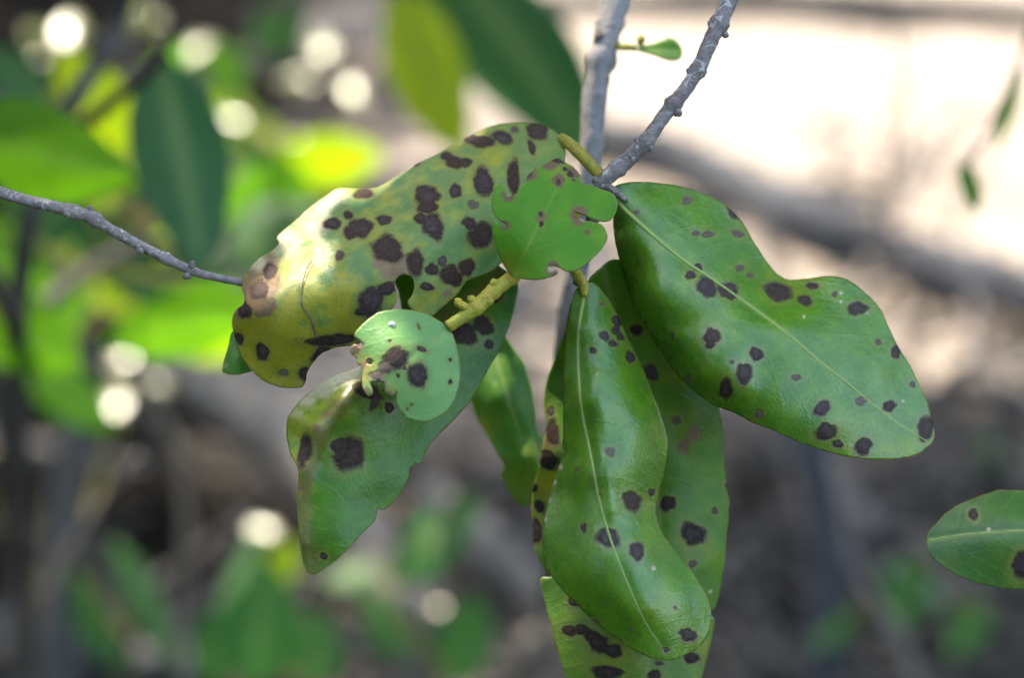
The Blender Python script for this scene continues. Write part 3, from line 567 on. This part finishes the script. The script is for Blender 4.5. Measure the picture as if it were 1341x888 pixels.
leaf('leaf', T(740, 0, 3.415, [(285, 212), (340, 203), (400, 190), (450, 170), (495, 178), (524, 215), (522, 255), (490, 272), (445, 266), (400, 248), (340, 228)]), [(825, 62, -385), (893, 68, -360), (870, 52, -372), (872, 78, -362), (850, 66, -374)], M['lime'], t2, midrib=[(825, 62), (893, 66)], seed=5, wav=.4)
tube('bud', [Q(838, 60, -386), Q(840, 50, -384), Q(841, 46, -384)], np.array([3, 5, 2])*PXM*1.3, M['petiole'], t2, seg=7, sub=3)

# leaf entering from the right edge
c8 = lambda L: T(1180, 620, 4.93, L)
ol = c8([(162, 455), (170, 400), (220, 330), (300, 252), (400, 192), (500, 156), (600, 119), (700, 112), (800, 118), (1000, 150), (1180, 230), (1340, 360), (1360, 420), (1300, 520), (1140, 660), (980, 735), (860, 758), (790, 752), (680, 745), (580, 731), (480, 705), (380, 668), (280, 610), (200, 548), (166, 490)])
RB = thing('leafy_twig', 'separate twig reaching in from the right edge with one oval spotted leaf', 'twig', Q(1600, 640, -80))
leaf('leaf', ol, [(1455, 704, -10), (1213, 711, -20), (1300, 700, 8), (1380, 700, 12), (1300, 642, -46), (1400, 660, -44), (1340, 772, 8), (1260, 752, 2), (1260, 665, -34), (1400, 768, 10)], M['deep'], RB, midrib=c8([(166, 437), (300, 415), (400, 400), (600, 382), (790, 372), (1000, 385), (1360, 405)]),
     spots=[(a, b, c/4.93, d/4.93)+tuple(r) for a, b, c, d, *r in c8([(468, 270, 36, 38, 0, .85), (790, 592, 85, 88), (980, 300, 50, 44), (1100, 540, 60, 50)])], yellow=[(1335, 742, 40, .55), (1240, 735, 24, .4)], pale=[(1295, 694, 4, .8)], vein_w=3.2, wav=.8, rib=1.8, seed=101)
tube('petiole', [Q(1452, 704, -10), Q(1480, 706, -20), Q(1520, 690, -40)], np.array([5, 5, 6])*PXM, M['petiole'], RB, seg=8, sub=4)
tube('stem', [Q(1600, 640, -80), Q(1520, 690, -40), Q(1480, 800, -30), Q(1470, 1000, -60)], np.array([10, 10, 9, 8])*PXM, M['bark'], RB, seg=10, sub=6)

# ------------------------------------------------------------------ background foliage
SUNLIT = []; DARK = []                                     # (point, radius) that must stay in sunlight
def blade(base, tip, width, mat, parent, near=(0, .45, .9), curl=.12, fold=.12, label=None, nl=10, petiole=None, nw=3, stalk=None):
    """curved blade between two world points; near = direction (right, up, towards lens) its face looks to"""
    base, tip = np.asarray(base), np.asarray(tip)
    ax = tip-base; L = np.linalg.norm(ax); ax /= L
    nn = near[0]*RIGHT+near[1]*UP-near[2]*FWD
    nn = nn-ax*(nn@ax); nn /= np.linalg.norm(nn); sd = np.cross(ax, nn)
    V, vein = [], []
    for i in range(nl+1):
        t = i/nl; w = width/2*(math.sin(math.pi*min(1, t*.97+.015)**.85))**.8
        for j in range(-nw, nw+1):
            u = j/nw
            V.append(base+ax*L*t+sd*w*u-nn*(curl*L*(t-.35)**2)-nn*(fold*w*(abs(u)**1.4))+nn*.008*width*math.sin(9*t+5*u)); vein.append(1. if j == 0 else 0.)
    n = 2*nw+1
    F = [(i*n+j, i*n+j+1, (i+1)*n+j+1, (i+1)*n+j) for i in range(nl) for j in range(n-1)]
    ob = mesh('leaf', V, F, mat, parent, base, {'vein': vein})
    if label: ob['label'] = label
    if petiole is not None:
        a = np.asarray(petiole)
        tube('petiole', [a, (a+base)/2+np.array([0, 0, .002]), base+ax*L*.06], np.array([1, .9, .7])*.0011, M[stalk or 'petiole'], ob, loc=a, seg=6, sub=4)
    return ob
def D(px, py, d): return P(px, py, d)
def wpx(w, d): return w*d*KPX
BACK = (0, -.42, .9)        # face tipped down towards us: sun shines through from behind
LIT = (0, .8, .6)
def shrub(label, rootpt, stems, leaves, group=None):
    t = thing('mangrove_shrub', label, 'shrub', rootpt, group)
    pts = []
    for st, r0 in stems:
        tube('stem', st, np.linspace(r0, r0*.5, len(st)), M['bark3'], t, seg=8, sub=6, loc=st[0], seed=len(pts))
        pts += [p for p in catmull(np.array(st), n=6)]
    pts = np.array(pts)
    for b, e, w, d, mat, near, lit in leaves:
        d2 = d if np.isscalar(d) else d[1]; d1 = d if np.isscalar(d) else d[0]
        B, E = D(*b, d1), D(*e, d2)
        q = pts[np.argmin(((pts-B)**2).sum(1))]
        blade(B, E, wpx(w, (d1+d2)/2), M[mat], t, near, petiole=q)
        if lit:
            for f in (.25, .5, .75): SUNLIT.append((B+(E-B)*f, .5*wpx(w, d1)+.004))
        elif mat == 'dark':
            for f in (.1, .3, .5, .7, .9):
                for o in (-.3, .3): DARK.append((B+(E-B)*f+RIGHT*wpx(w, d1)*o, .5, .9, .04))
    return t

EXTRA = []
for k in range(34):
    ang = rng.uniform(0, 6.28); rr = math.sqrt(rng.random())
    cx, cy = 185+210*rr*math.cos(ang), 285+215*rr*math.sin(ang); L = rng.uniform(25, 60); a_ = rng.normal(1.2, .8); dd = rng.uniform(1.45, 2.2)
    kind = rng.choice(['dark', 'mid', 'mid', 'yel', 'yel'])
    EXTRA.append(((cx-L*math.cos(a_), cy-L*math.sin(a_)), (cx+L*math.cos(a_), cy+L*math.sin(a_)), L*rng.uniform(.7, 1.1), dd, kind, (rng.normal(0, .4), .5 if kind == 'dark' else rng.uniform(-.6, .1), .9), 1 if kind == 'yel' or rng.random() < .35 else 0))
g1 = G(40, 900); g1[2] = -.02
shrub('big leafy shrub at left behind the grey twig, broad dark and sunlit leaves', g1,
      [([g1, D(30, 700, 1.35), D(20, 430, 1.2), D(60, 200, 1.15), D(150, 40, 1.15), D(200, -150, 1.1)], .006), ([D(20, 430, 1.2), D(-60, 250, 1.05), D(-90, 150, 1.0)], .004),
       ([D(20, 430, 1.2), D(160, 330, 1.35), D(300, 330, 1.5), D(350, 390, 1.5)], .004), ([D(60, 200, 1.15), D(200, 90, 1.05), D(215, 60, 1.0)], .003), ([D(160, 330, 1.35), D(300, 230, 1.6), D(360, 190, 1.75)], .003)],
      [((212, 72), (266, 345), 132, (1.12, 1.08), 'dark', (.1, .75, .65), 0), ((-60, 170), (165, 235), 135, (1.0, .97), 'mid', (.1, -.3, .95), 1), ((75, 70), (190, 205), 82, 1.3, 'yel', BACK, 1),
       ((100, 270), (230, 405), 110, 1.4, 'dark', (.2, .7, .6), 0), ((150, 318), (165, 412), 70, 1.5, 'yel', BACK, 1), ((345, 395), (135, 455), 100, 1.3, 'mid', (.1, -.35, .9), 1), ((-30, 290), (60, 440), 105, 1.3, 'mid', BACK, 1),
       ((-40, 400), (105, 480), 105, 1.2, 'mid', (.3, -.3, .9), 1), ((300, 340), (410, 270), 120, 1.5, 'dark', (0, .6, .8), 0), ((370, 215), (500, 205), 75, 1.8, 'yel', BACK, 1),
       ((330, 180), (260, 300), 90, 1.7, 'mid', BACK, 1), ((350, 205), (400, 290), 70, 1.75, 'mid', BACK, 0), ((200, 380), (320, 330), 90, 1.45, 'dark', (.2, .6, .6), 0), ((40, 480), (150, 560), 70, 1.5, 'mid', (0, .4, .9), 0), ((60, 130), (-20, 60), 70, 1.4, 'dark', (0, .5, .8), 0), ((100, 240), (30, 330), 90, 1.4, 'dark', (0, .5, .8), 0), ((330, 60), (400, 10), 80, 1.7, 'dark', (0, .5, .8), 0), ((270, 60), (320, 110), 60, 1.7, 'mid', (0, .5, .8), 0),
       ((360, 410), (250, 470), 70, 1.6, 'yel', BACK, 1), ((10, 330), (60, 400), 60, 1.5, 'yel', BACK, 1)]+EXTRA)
g2 = G(560, -60); g2[2] = -.02
shrub('shrub behind the yellow leaf at top with broad dark leaf and lime leaf', D(520, -700, 1.5),
      [([D(520, -700, 1.5), D(500, -300, 1.35), D(510, -60, 1.45), D(520, -20, 1.5)], .005)],
      [((560, -100), (785, 200), 205, (1.60, 1.50), 'dark', (.25, .7, .7), 0), ((512, -15), (602, 200), 112, (1.50, 1.46), 'yel', (-.1, -.5, .9), 1)])
# far right hanging leaves on a thin twig
tR = D(1420, -260, 1.12)
t = thing('hanging_twig', 'thin blurred twig at far right with two small hanging green leaves', 'twig', tR)
tw = [tR, D(1380, -60, 1.1), D(1345, 60, 1.1), D(1300, 160, 1.08), D(1268, 215, 1.05)]
tube('stem', tw, np.array([.0022, .0018, .0014, .001, .0007]), M['bark3'], t, seg=8, sub=6)
blade(D(1266, 212, 1.05), D(1278, 275, 1.03), wpx(38, 1.05), M['mid'], t, (.4, .3, .85)); blade(D(1340, 75, 1.1), D(1308, 200, 1.1), wpx(42, 1.1), M['mid'], t, (.8, .2, .6))

# low plants at the bottom
def low(label, px, py, d, leaves):
    g_ = G(px, py); g_[2] = -.01
    t = thing('seedling', label, 'plant', g_, 'low leafy plants on the shaded ground')
    top = D(px, py-60, d)
    tube('stem', [g_, (g_+top)/2, top], np.array([.004, .003, .002]), M['bark3'], t, seg=8, sub=5)
    for b, e, w, dd, mat, near in leaves: blade(D(*b, dd), D(*e, dd), wpx(w, dd), M[mat], t, near, petiole=top)
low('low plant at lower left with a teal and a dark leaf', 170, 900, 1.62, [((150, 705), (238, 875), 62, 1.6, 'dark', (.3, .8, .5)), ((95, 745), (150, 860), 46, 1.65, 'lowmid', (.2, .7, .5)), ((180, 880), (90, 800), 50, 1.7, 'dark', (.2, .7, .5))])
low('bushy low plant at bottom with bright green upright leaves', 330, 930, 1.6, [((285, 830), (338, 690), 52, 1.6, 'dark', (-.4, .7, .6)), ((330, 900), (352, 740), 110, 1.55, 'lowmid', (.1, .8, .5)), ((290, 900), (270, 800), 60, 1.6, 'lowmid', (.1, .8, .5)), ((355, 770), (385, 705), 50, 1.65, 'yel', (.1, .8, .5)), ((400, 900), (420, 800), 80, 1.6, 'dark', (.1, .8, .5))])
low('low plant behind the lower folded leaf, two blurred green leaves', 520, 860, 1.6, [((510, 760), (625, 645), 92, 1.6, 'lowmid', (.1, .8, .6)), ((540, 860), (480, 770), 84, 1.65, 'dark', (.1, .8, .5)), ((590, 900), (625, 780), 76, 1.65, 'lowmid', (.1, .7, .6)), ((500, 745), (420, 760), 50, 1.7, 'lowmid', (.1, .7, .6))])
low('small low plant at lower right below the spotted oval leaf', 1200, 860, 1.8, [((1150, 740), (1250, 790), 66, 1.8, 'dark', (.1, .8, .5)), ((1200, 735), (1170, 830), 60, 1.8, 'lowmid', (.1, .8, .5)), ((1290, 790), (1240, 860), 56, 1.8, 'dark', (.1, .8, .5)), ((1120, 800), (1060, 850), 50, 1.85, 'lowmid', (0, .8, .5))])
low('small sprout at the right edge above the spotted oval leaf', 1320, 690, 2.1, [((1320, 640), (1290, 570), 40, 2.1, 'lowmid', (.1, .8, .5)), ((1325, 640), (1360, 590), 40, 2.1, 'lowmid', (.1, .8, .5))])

# ------------------------------------------------------------------ logs, dead branches
def dead(name, label, cat, pts, radii, mat, group=None, **kw):
    o = tube(name, pts, radii, M[mat], loc=pts[0], **kw); return tag(o, label, cat, group)
def gl(px, py, up): return GZ(px, py, up)
dead('fallen_log', 'thick grey fallen log lying across the bright sand behind the largest leaf', 'log', [gl(690, 165, .02), gl(800, 208, .02), gl(880, 226, .02), gl(960, 268, .018), gl(1090, 330, .022), gl(1170, 350, .018), gl(1240, 380, .02), gl(1341, 418, .02), gl(1500, 478, .02)], np.array([.017, .022, .024, .020, .024, .019, .022, .024, .020]), 'log', seg=16, sub=8, rough=.12, seed=2)
dead('fallen_branch', 'dark branch lying across the sand along the top right edge', 'branch', [gl(700, 0, .012), gl(850, 12, .016), gl(1000, 16, .018), gl(1150, 22, .018), gl(1350, 30, .016), gl(1600, 40, .016)], np.array([.010, .013, .015, .016, .014, .012]), 'bark3', seg=12, sub=8, rough=.1, seed=6)
for i, (a, lab) in enumerate([([(1165, 330), (1160, 200), (1172, 90), (1150, -80)], 'thin upright dead twig standing on the sand at upper right'), ([(1130, 300), (1150, 250), (1185, 190), (1195, 60)], 'thin leaning dead twig crossing the upright one on the sand'), ([(1240, 330), (1262, 260), (1290, 205)], 'short thin twig just below the small hanging leaf')]):
    P0 = gl(*a[0], -.005); pts = [P0]+[D(x, y, pix(P0)[2]-.10*(k+1)) for k, (x, y) in enumerate(a[1:])]
    dead('dead_twig', lab, 'twig', pts, np.linspace(.0036, .002, len(pts)), 'bark4', 'thin dead twigs on the bright sand', seg=7, sub=6, seed=i)
def standing(label, pp, d, r, mat, group='dead saplings in the undergrowth', seed=0):
    g_ = gl(*pp[0], -.02); dd = np.linspace(pix(g_)[2], d, len(pp))
    pts = [g_]+[D(x, y, q) for (x, y), q in zip(pp[1:], dd[1:])]
    dead('dead_sapling', label, 'sapling', pts, np.linspace(r*1.15, r*.85, len(pts)), mat, group, seg=10, sub=8, rough=.08, seed=seed)
standing('upright grey stem at lower left in front of dark gaps', [(75, 960), (80, 820), (88, 680), (95, 540), (90, 380)], 1.75, .0105, 'bark5', seed=1)
standing('slim pale stem leaning left beside the upright grey stem', [(190, 930), (160, 830), (125, 730), (100, 650), (80, 560)], 1.7, .0042, 'bark4', seed=2)
standing('upright bluish grey stem at lower right under the largest leaf', [(1080, 960), (1082, 850), (1084, 740), (1078, 640), (1050, 560), (1000, 470)], 1.9, .0125, 'log', seed=3)
standing('thin leaning stem at upper left behind the shrub', [(110, 420), (140, 250), (165, 100), (190, -60)], 2.2, .008, 'bark4', seed=4)
standing('grey cut stem rising at the bottom beside the low plant', [(520, 980), (540, 880), (565, 800)], 1.75, .011, 'bark4', seed=5)
standing('stout pale stub at the bottom just left of the wide spotted leaf', [(690, 980), (692, 900), (695, 845)], 1.7, .0095, 'bark4', seed=6)
standing('thin dark stem at far lower left corner', [(10, 960), (25, 800), (20, 650), (-20, 480)], 1.6, .006, 'bark3', seed=7)
standing('thin twig curving up through the dark gap at lower left', [(250, 960), (235, 820), (245, 700), (225, 580), (190, 500)], 1.35, .0026, 'twigbark', seed=8)
standing('slender twig leaning right in front of the low plant at lower left', [(40, 940), (60, 800), (110, 690), (180, 600)], 1.3, .0022, 'twigbark', seed=9)
standing('slender bare twig between the folded leaf and the middle leaf', [(610, 960), (600, 850), (575, 740), (590, 650)], 1.5, .0026, 'twigbark', seed=10)
standing('thin pale twig leaning across the shade at lower right', [(1230, 960), (1180, 840), (1120, 740), (1090, 600)], 1.6, .003, 'twigbark', seed=11)
standing('thin brown twig rising at right of the wide spotted leaf', [(985, 960), (990, 830), (1010, 700), (1000, 600)], 1.7, .003, 'bark3', seed=12)
for i, (lab, pp, r, mat) in enumerate([
    ('wide weathered branch lying diagonally behind the lower folded leaf', [(240, 500), (310, 560), (400, 640), (480, 740), (560, 850), (640, 960)], .022, 'bark4'),
    ('pale branch lying on the ground at bottom centre', [(560, 690), (640, 760), (720, 820), (800, 900)], .015, 'bark4'),
    ('sunlit pale branch lying at left edge above the dark gap', [(-80, 590), (20, 592), (120, 602), (200, 620)], .009, 'bark4'),
    ('grey branch lying along the bottom left corner', [(-80, 850), (60, 855), (150, 870), (280, 890), (420, 900)], .016, 'bark5'),
    ('brown dead branch lying on shaded sand at right below the largest leaf', [(1010, 790), (1100, 742), (1200, 690), (1300, 660), (1420, 640)], .009, 'bark3'),
    ('bluish dead branch slanting under the tip of the largest leaf', [(930, 540), (1000, 590), (1080, 660), (1150, 760)], .010, 'bark5'),
    ('dry branch lying on the ground at upper left', [(-60, 140), (120, 170), (260, 130), (420, 60), (520, 30)], .010, 'bark4'),
    ('short dead branch in the shade at far right edge', [(1180, 560), (1260, 545), (1350, 560), (1440, 570)], .010, 'bark3'),
    ('dead branch lying behind the round chewed leaf', [(560, 470), (650, 420), (720, 330), (760, 260)], .012, 'bark4')]):
    dead('dead_branch', lab, 'branch', [gl(*p, r*.7+.012*math.sin(i+k)) for k, p in enumerate(pp)], np.linspace(r, r*.75, len(pp)), mat, 'dead branches lying on the ground', seg=11, sub=8, rough=.1, seed=20+i)

# shiny leaves that glint in the sun
tS = thing('glossy_shrub', 'low shrub with small shiny leaves that flash in the sun at left', 'shrub', gl(200, 620, 0))
sk = [gl(200, 620, -.02), D(190, 540, 1.95), D(180, 420, 1.95), D(200, 250, 1.95), D(230, 80, 1.95), D(240, -80, 1.9)]
tube('stem', sk, np.linspace(.006, .003, len(sk)), M['bark3'], tS, seg=8, sub=6)
skp = catmull(np.array(sk), n=6)
for i, (px, py, sz) in enumerate([(92, 36, 13), (250, 66, 15), (298, 160, 13), (158, 186, 10), (95, 285, 15), (130, 300, 10), (150, 525, 14), (165, 467, 11), (343, 693, 9), (420, 60, 12), (355, 20, 11), (205, 505, 9), (695, 842, 11), (572, 800, 6), (300, 235, 10), (460, 120, 12)]+[(rng.uniform(0, 420), rng.uniform(0, 470), rng.uniform(5, 10)) for _ in range(26)]):
    c = D(px, py, 1.95 if py < 560 else 1.72)
    tc = CAM-c; tc /= np.linalg.norm(tc); h = tc+SUN; h /= np.linalg.norm(h)
    h = h+(.045 if i < 16 else .13)*rng.standard_normal(3); h /= np.linalg.norm(h)
    ax = np.cross(h, [math.cos(i*2.1), math.sin(i*2.1), .3]); ax /= np.linalg.norm(ax); L = sz*.0011
    nh = (h@RIGHT, h@UP, -(h@FWD))
    q = skp[np.argmin(((skp-c)**2).sum(1))]
    blade(c-ax*L, c+ax*L, L*1.3, M['shiny'], tS, nh, curl=.10, fold=.10, petiole=q, stalk='bark3')
    SUNLIT.append((c, L+.004))

# ------------------------------------------------------------------ litter
def scatter_leaves(name, n, region, mat, smin, smax, label, upmax=.012):
    V, F = [], []
    for _ in range(n):
        px, py = region()
        if px < 430 and py > 500 and rng.random() < .85: continue
        c = GZ(px, py, rng.uniform(.002, upmax)); a = rng.uniform(0, 6.28); L = rng.uniform(smin, smax); w = L*rng.uniform(.3, .5)
        ax = np.array([math.cos(a), math.sin(a), rng.uniform(-.3, .3)]); sd = np.array([-math.sin(a), math.cos(a), rng.uniform(-.4, .4)])
        b = len(V)
        for t, ww in ((-1, .1), (-.4, .9), (.3, 1), (1, .1)):
            for u in (-1, 0, 1): V.append(c+ax*L*t+sd*w*ww*u+np.array([0, 0, 1])*(.25*L*t*t+.35*w*abs(u)*ww))
        for i in range(3):
            for j in range(2): F.append((b+i*3+j, b+i*3+j+1, b+i*3+j+4, b+i*3+j+3))
    return tag(mesh(name, V, F, M[mat], loc=(0, 2.2, 0)), label, 'litter', kind='stuff')
scatter_leaves('leaf_litter', 620, lambda: (rng.uniform(-300, 1700), 1050-850*rng.random()**1.6), 'dry', .010, .024, 'fallen dry leaves strewn over the shaded ground')
V, F = [], []
for k in range(620):
    px, py = rng.uniform(-300, 1650), 1050-900*rng.random()**1.2
    if px < 430 and py > 480 and rng.random() < .85: continue
    if px > 640 and py < 540 and rng.random() < .30: continue
    c = GZ(px, py, rng.uniform(.002, .02)); a = rng.uniform(0, 6.28); L = rng.uniform(.03, .14)
    ax = np.array([math.cos(a), math.sin(a), rng.uniform(-.25, .25)]); bend = rng.uniform(-.2, .2)
    v, f = tube_vf([c-ax*L, c+np.array([0, 0, .006])+bend*L*np.array([-ax[1], ax[0], 0]), c+ax*L], np.array([1, .9, .5])*rng.choice([.0015, .0022, .003, .0055]), seg=5, sub=2, seed=k)
    b = len(V); V += v; F += [tuple(i+b for i in q) for q in f]
tag(mesh('twig_litter', V, F, M['bark3'], loc=(0, 2.2, 0)), 'dry twigs strewn over the ground', 'litter', kind='stuff')

# ------------------------------------------------------------------ overhanging tree that shades the place
# sunlit places the photograph shows
for px, py, dz, r in ((408, 292, -78, 11), (382, 312, -82, 9), (436, 262, -104, 5), (398, 322, -55, 6), (450, 490, 10, 20), (422, 505, 8, 20), (398, 522, 10, 14), (880, 65, -365, 22), (685, 610, -300, 45)): SUNLIT.append((Q(px, py, dz), r*PXM))
for px in range(640, 1800, 45):
    for py in list(range(-120, 545, 40)):
        if px < 800 and py > 60 and (px*7+py*13) % 5 < 2: continue
        SUNLIT.append((G(px, py), .022))
for px, py in ((430, 70), (410, 150), (460, 170), (540, 215), (560, 200), (20, 595), (720, 380), (640, 200)): SUNLIT.append((G(px, py), .02))
SLP = np.array([p for p, r in SUNLIT]); SLR = np.array([r for p, r in SUNLIT])
SHADE = list(DARK)
for px in np.arange(285, 1240, 20):
    for py in np.arange(150, 890, 20): SHADE.append((Q(px, py, 0), .36, .62, .022))
for px in np.arange(1200, 1480, 20):
    for py in np.arange(630, 790, 20): SHADE.append((Q(px, py, 0), .36, .62, .022))
for px in np.arange(-450, 1900, 42):
    for py in np.arange(-200, 1300, 36):
        if px > 620 and py < 555: continue
        if py < 480 and rng.random() < .45: continue
        SHADE.append((G(px, py), 1.5, 2.1, .055))
CV, CF, cents, rads = [], [], [], []
order = rng.permutation(len(SHADE))
def blocked(p, r):
    w = p-SLP; t = w@SUN; d = np.linalg.norm(w-t[:, None]*SUN, axis=1)
    return bool(((t > 0) & (d < SLR+r)).any())
cen = np.zeros((0, 3)); crr = np.zeros(0)
for idx in order:
    s, t0, t1, r = SHADE[idx]
    for att in range(18):
        if len(cen):
            w = cen-s; t = w@SUN; d = np.linalg.norm(w-t[:, None]*SUN, axis=1)
            if ((t > 0) & (d < crr*.62)).any(): break
        rr = r*(1 if att < 4 else .55 if att < 8 else .3 if att < 13 else .16)
        p = s+SUN*rng.uniform(t0, t1)+rng.standard_normal(3)*rr*.25
        x, y, d = pix(p)
        m_ = rr*1.2/max(d, .1)/KPX
        if d > 0 and -m_ < x < W+m_ and -m_ < y < H+m_: continue
        if blocked(p, rr*1.02): continue
        n = SUN+.55*rng.standard_normal(3); n /= np.linalg.norm(n)
        a = np.cross(n, rng.standard_normal(3)); a /= np.linalg.norm(a); bb = np.cross(n, a)
        b = len(CV)
        for tt, ww in ((-1, .15), (-.5, .78), (.25, .85), (1, .1)):
            for u in (-1, 0, 1): CV.append(p+a*rr*1.15*tt+bb*rr*.82*ww*u+n*rr*(.12*tt*tt+.15*abs(u)))
        for i in range(3):
            for j in range(2): CF.append((b+i*3+j, b+i*3+j+1, b+i*3+j+4, b+i*3+j+3))
        cen = np.vstack([cen, p]); crr = np.r_[crr, rr]
# added leaf dome round the subject, blocking skylight except gaps cut for sheen
OPEN = []
for zf, px, py, an in ((zR, 1060, 490, 42), (zM, 790, 600, 28), (zL, 530, 600, 24), (yz, 600, 300, 24)):
    p0 = Q(px, py, zf((px, py))[0]); a = Q(px+8, py, zf((px+8, py))[0])-Q(px-8, py, zf((px-8, py))[0]); b = Q(px, py-8, zf((px, py-8))[0])-Q(px, py+8, zf((px, py+8))[0])
    n = np.cross(a, b); n /= np.linalg.norm(n); v = p0-CAM; v /= np.linalg.norm(v)
    if n@v > 0: n = -n
    r = v-2*(v@n)*n; OPEN.append((r, math.cos(R(an)))); print('sheen from', np.round(r, 2), 'normal', np.round(n, 2))
RV, RF = [], []
ctr = Q(760, 430, 0); nd = 0
for _ in range(6500):
    d = rng.standard_normal(3); d /= np.linalg.norm(d)
    if d[2] < -.15: continue
    if any(d@r > c for r, c in OPEN): continue
    p = ctr+d*rng.uniform(1.0, 1.7); rr = rng.uniform(.045, .085)
    if p[2] < .05 or np.linalg.norm(p-CAM) < .25: continue
    x, y, dd = pix(p)
    if dd > 0:
        m_ = rr*1.6/max(dd, .1)/KPX
        if -m_ < x < W+m_ and -m_ < y < H+m_: continue
    elif dd > -.12: continue
    if blocked(p, rr*1.02): continue
    n = d+.6*rng.standard_normal(3); n /= np.linalg.norm(n)
    a = np.cross(n, rng.standard_normal(3)); a /= np.linalg.norm(a); bb = np.cross(n, a); b = len(RV); nd += 1
    for tt, ww in ((-1, .15), (-.5, .78), (.25, .85), (1, .1)):
        for u in (-1, 0, 1): RV.append(p+a*rr*1.25*tt+bb*rr*.7*ww*u+n*rr*(.12*tt*tt+.15*abs(u)))
    for i in range(3):
        for j in range(2): RF.append((b+i*3+j, b+i*3+j+1, b+i*3+j+4, b+i*3+j+3))
print('surrounding leaves', nd)
t2b = np.array([1.1, -1.0, -.05])
TR2 = thing('mangrove_tree', 'added mangrove tree behind the camera, its leaves placed to block and gap the skylight', 'tree', t2b)
tube('trunk', [t2b, t2b+[-.05, .05, .8], t2b+[-.15, .2, 1.6], t2b+[-.4, .5, 2.2]], np.array([.06, .05, .04, .02]), M['bark3'], TR2, seg=14, sub=8, rough=.06)
tube('limb', [t2b+[-.15, .2, 1.6], (.4, -.3, 1.9), (-.4, .1, 2.05), (-1.0, .6, 1.8)], np.array([.034, .028, .02, .01]), M['bark3'], TR2, seg=12, sub=8, rough=.06)
tag(mesh('crown', RV, RF, M['dark'], TR2, loc=t2b), kind='stuff')
for _ in range(1500):                      # the rest of the crown, a broken roof over the ground behind
    p = np.array([rng.uniform(-1.7, 1.5), rng.uniform(1.1, 4.2), rng.uniform(1.25, 2.3)]); rr = rng.uniform(.05, .09)
    x, y, d = pix(p); m_ = rr*1.6/max(d, .1)/KPX
    if (-m_ < x < W+m_ and -m_ < y < H+m_) or blocked(p, rr): continue
    n = np.array([0, 0, 1])+.6*rng.standard_normal(3); n /= np.linalg.norm(n)
    a = np.cross(n, rng.standard_normal(3)); a /= np.linalg.norm(a); bb = np.cross(n, a); b = len(CV)
    for tt, ww in ((-1, .15), (-.5, .78), (.25, .85), (1, .1)):
        for u in (-1, 0, 1): CV.append(p+a*rr*1.25*tt+bb*rr*.8*ww*u+n*rr*(.12*tt*tt+.15*abs(u)))
    for i in range(3):
        for j in range(2): CF.append((b+i*3+j, b+i*3+j+1, b+i*3+j+4, b+i*3+j+3))
tb = np.array([-1.5, 3.9, -.05])
TR = thing('mangrove_tree', 'mangrove tree arching over the scene, its crown shading the leaves', 'tree', tb)
tube('trunk', [tb, tb+[.1, -.1, .7], tb+[.4, -.2, 1.5], tb+[.9, -.4, 2.1]], np.array([.06, .05, .042, .034]), M['bark3'], TR, seg=14, sub=8, rough=.06)
tube('limb', [tb+[.4, -.2, 1.5], (-.6, 3.3, 1.85), (.1, 3.0, 1.95), (.7, 2.8, 1.9)], np.array([.036, .03, .024, .012]), M['bark3'], TR, seg=12, sub=8, rough=.06)
tube('limb', [tb+[.9, -.4, 2.1], (-.5, 2.6, 2.0), (-.3, 1.7, 1.6), (-.1, 1.0, 1.22)], np.array([.034, .028, .018, .006]), M['bark3'], TR, seg=12, sub=8, rough=.06)
tag(mesh('crown', CV, CF, M['dark'], TR, loc=tb), kind='stuff')
print('canopy leaves', len(crr))
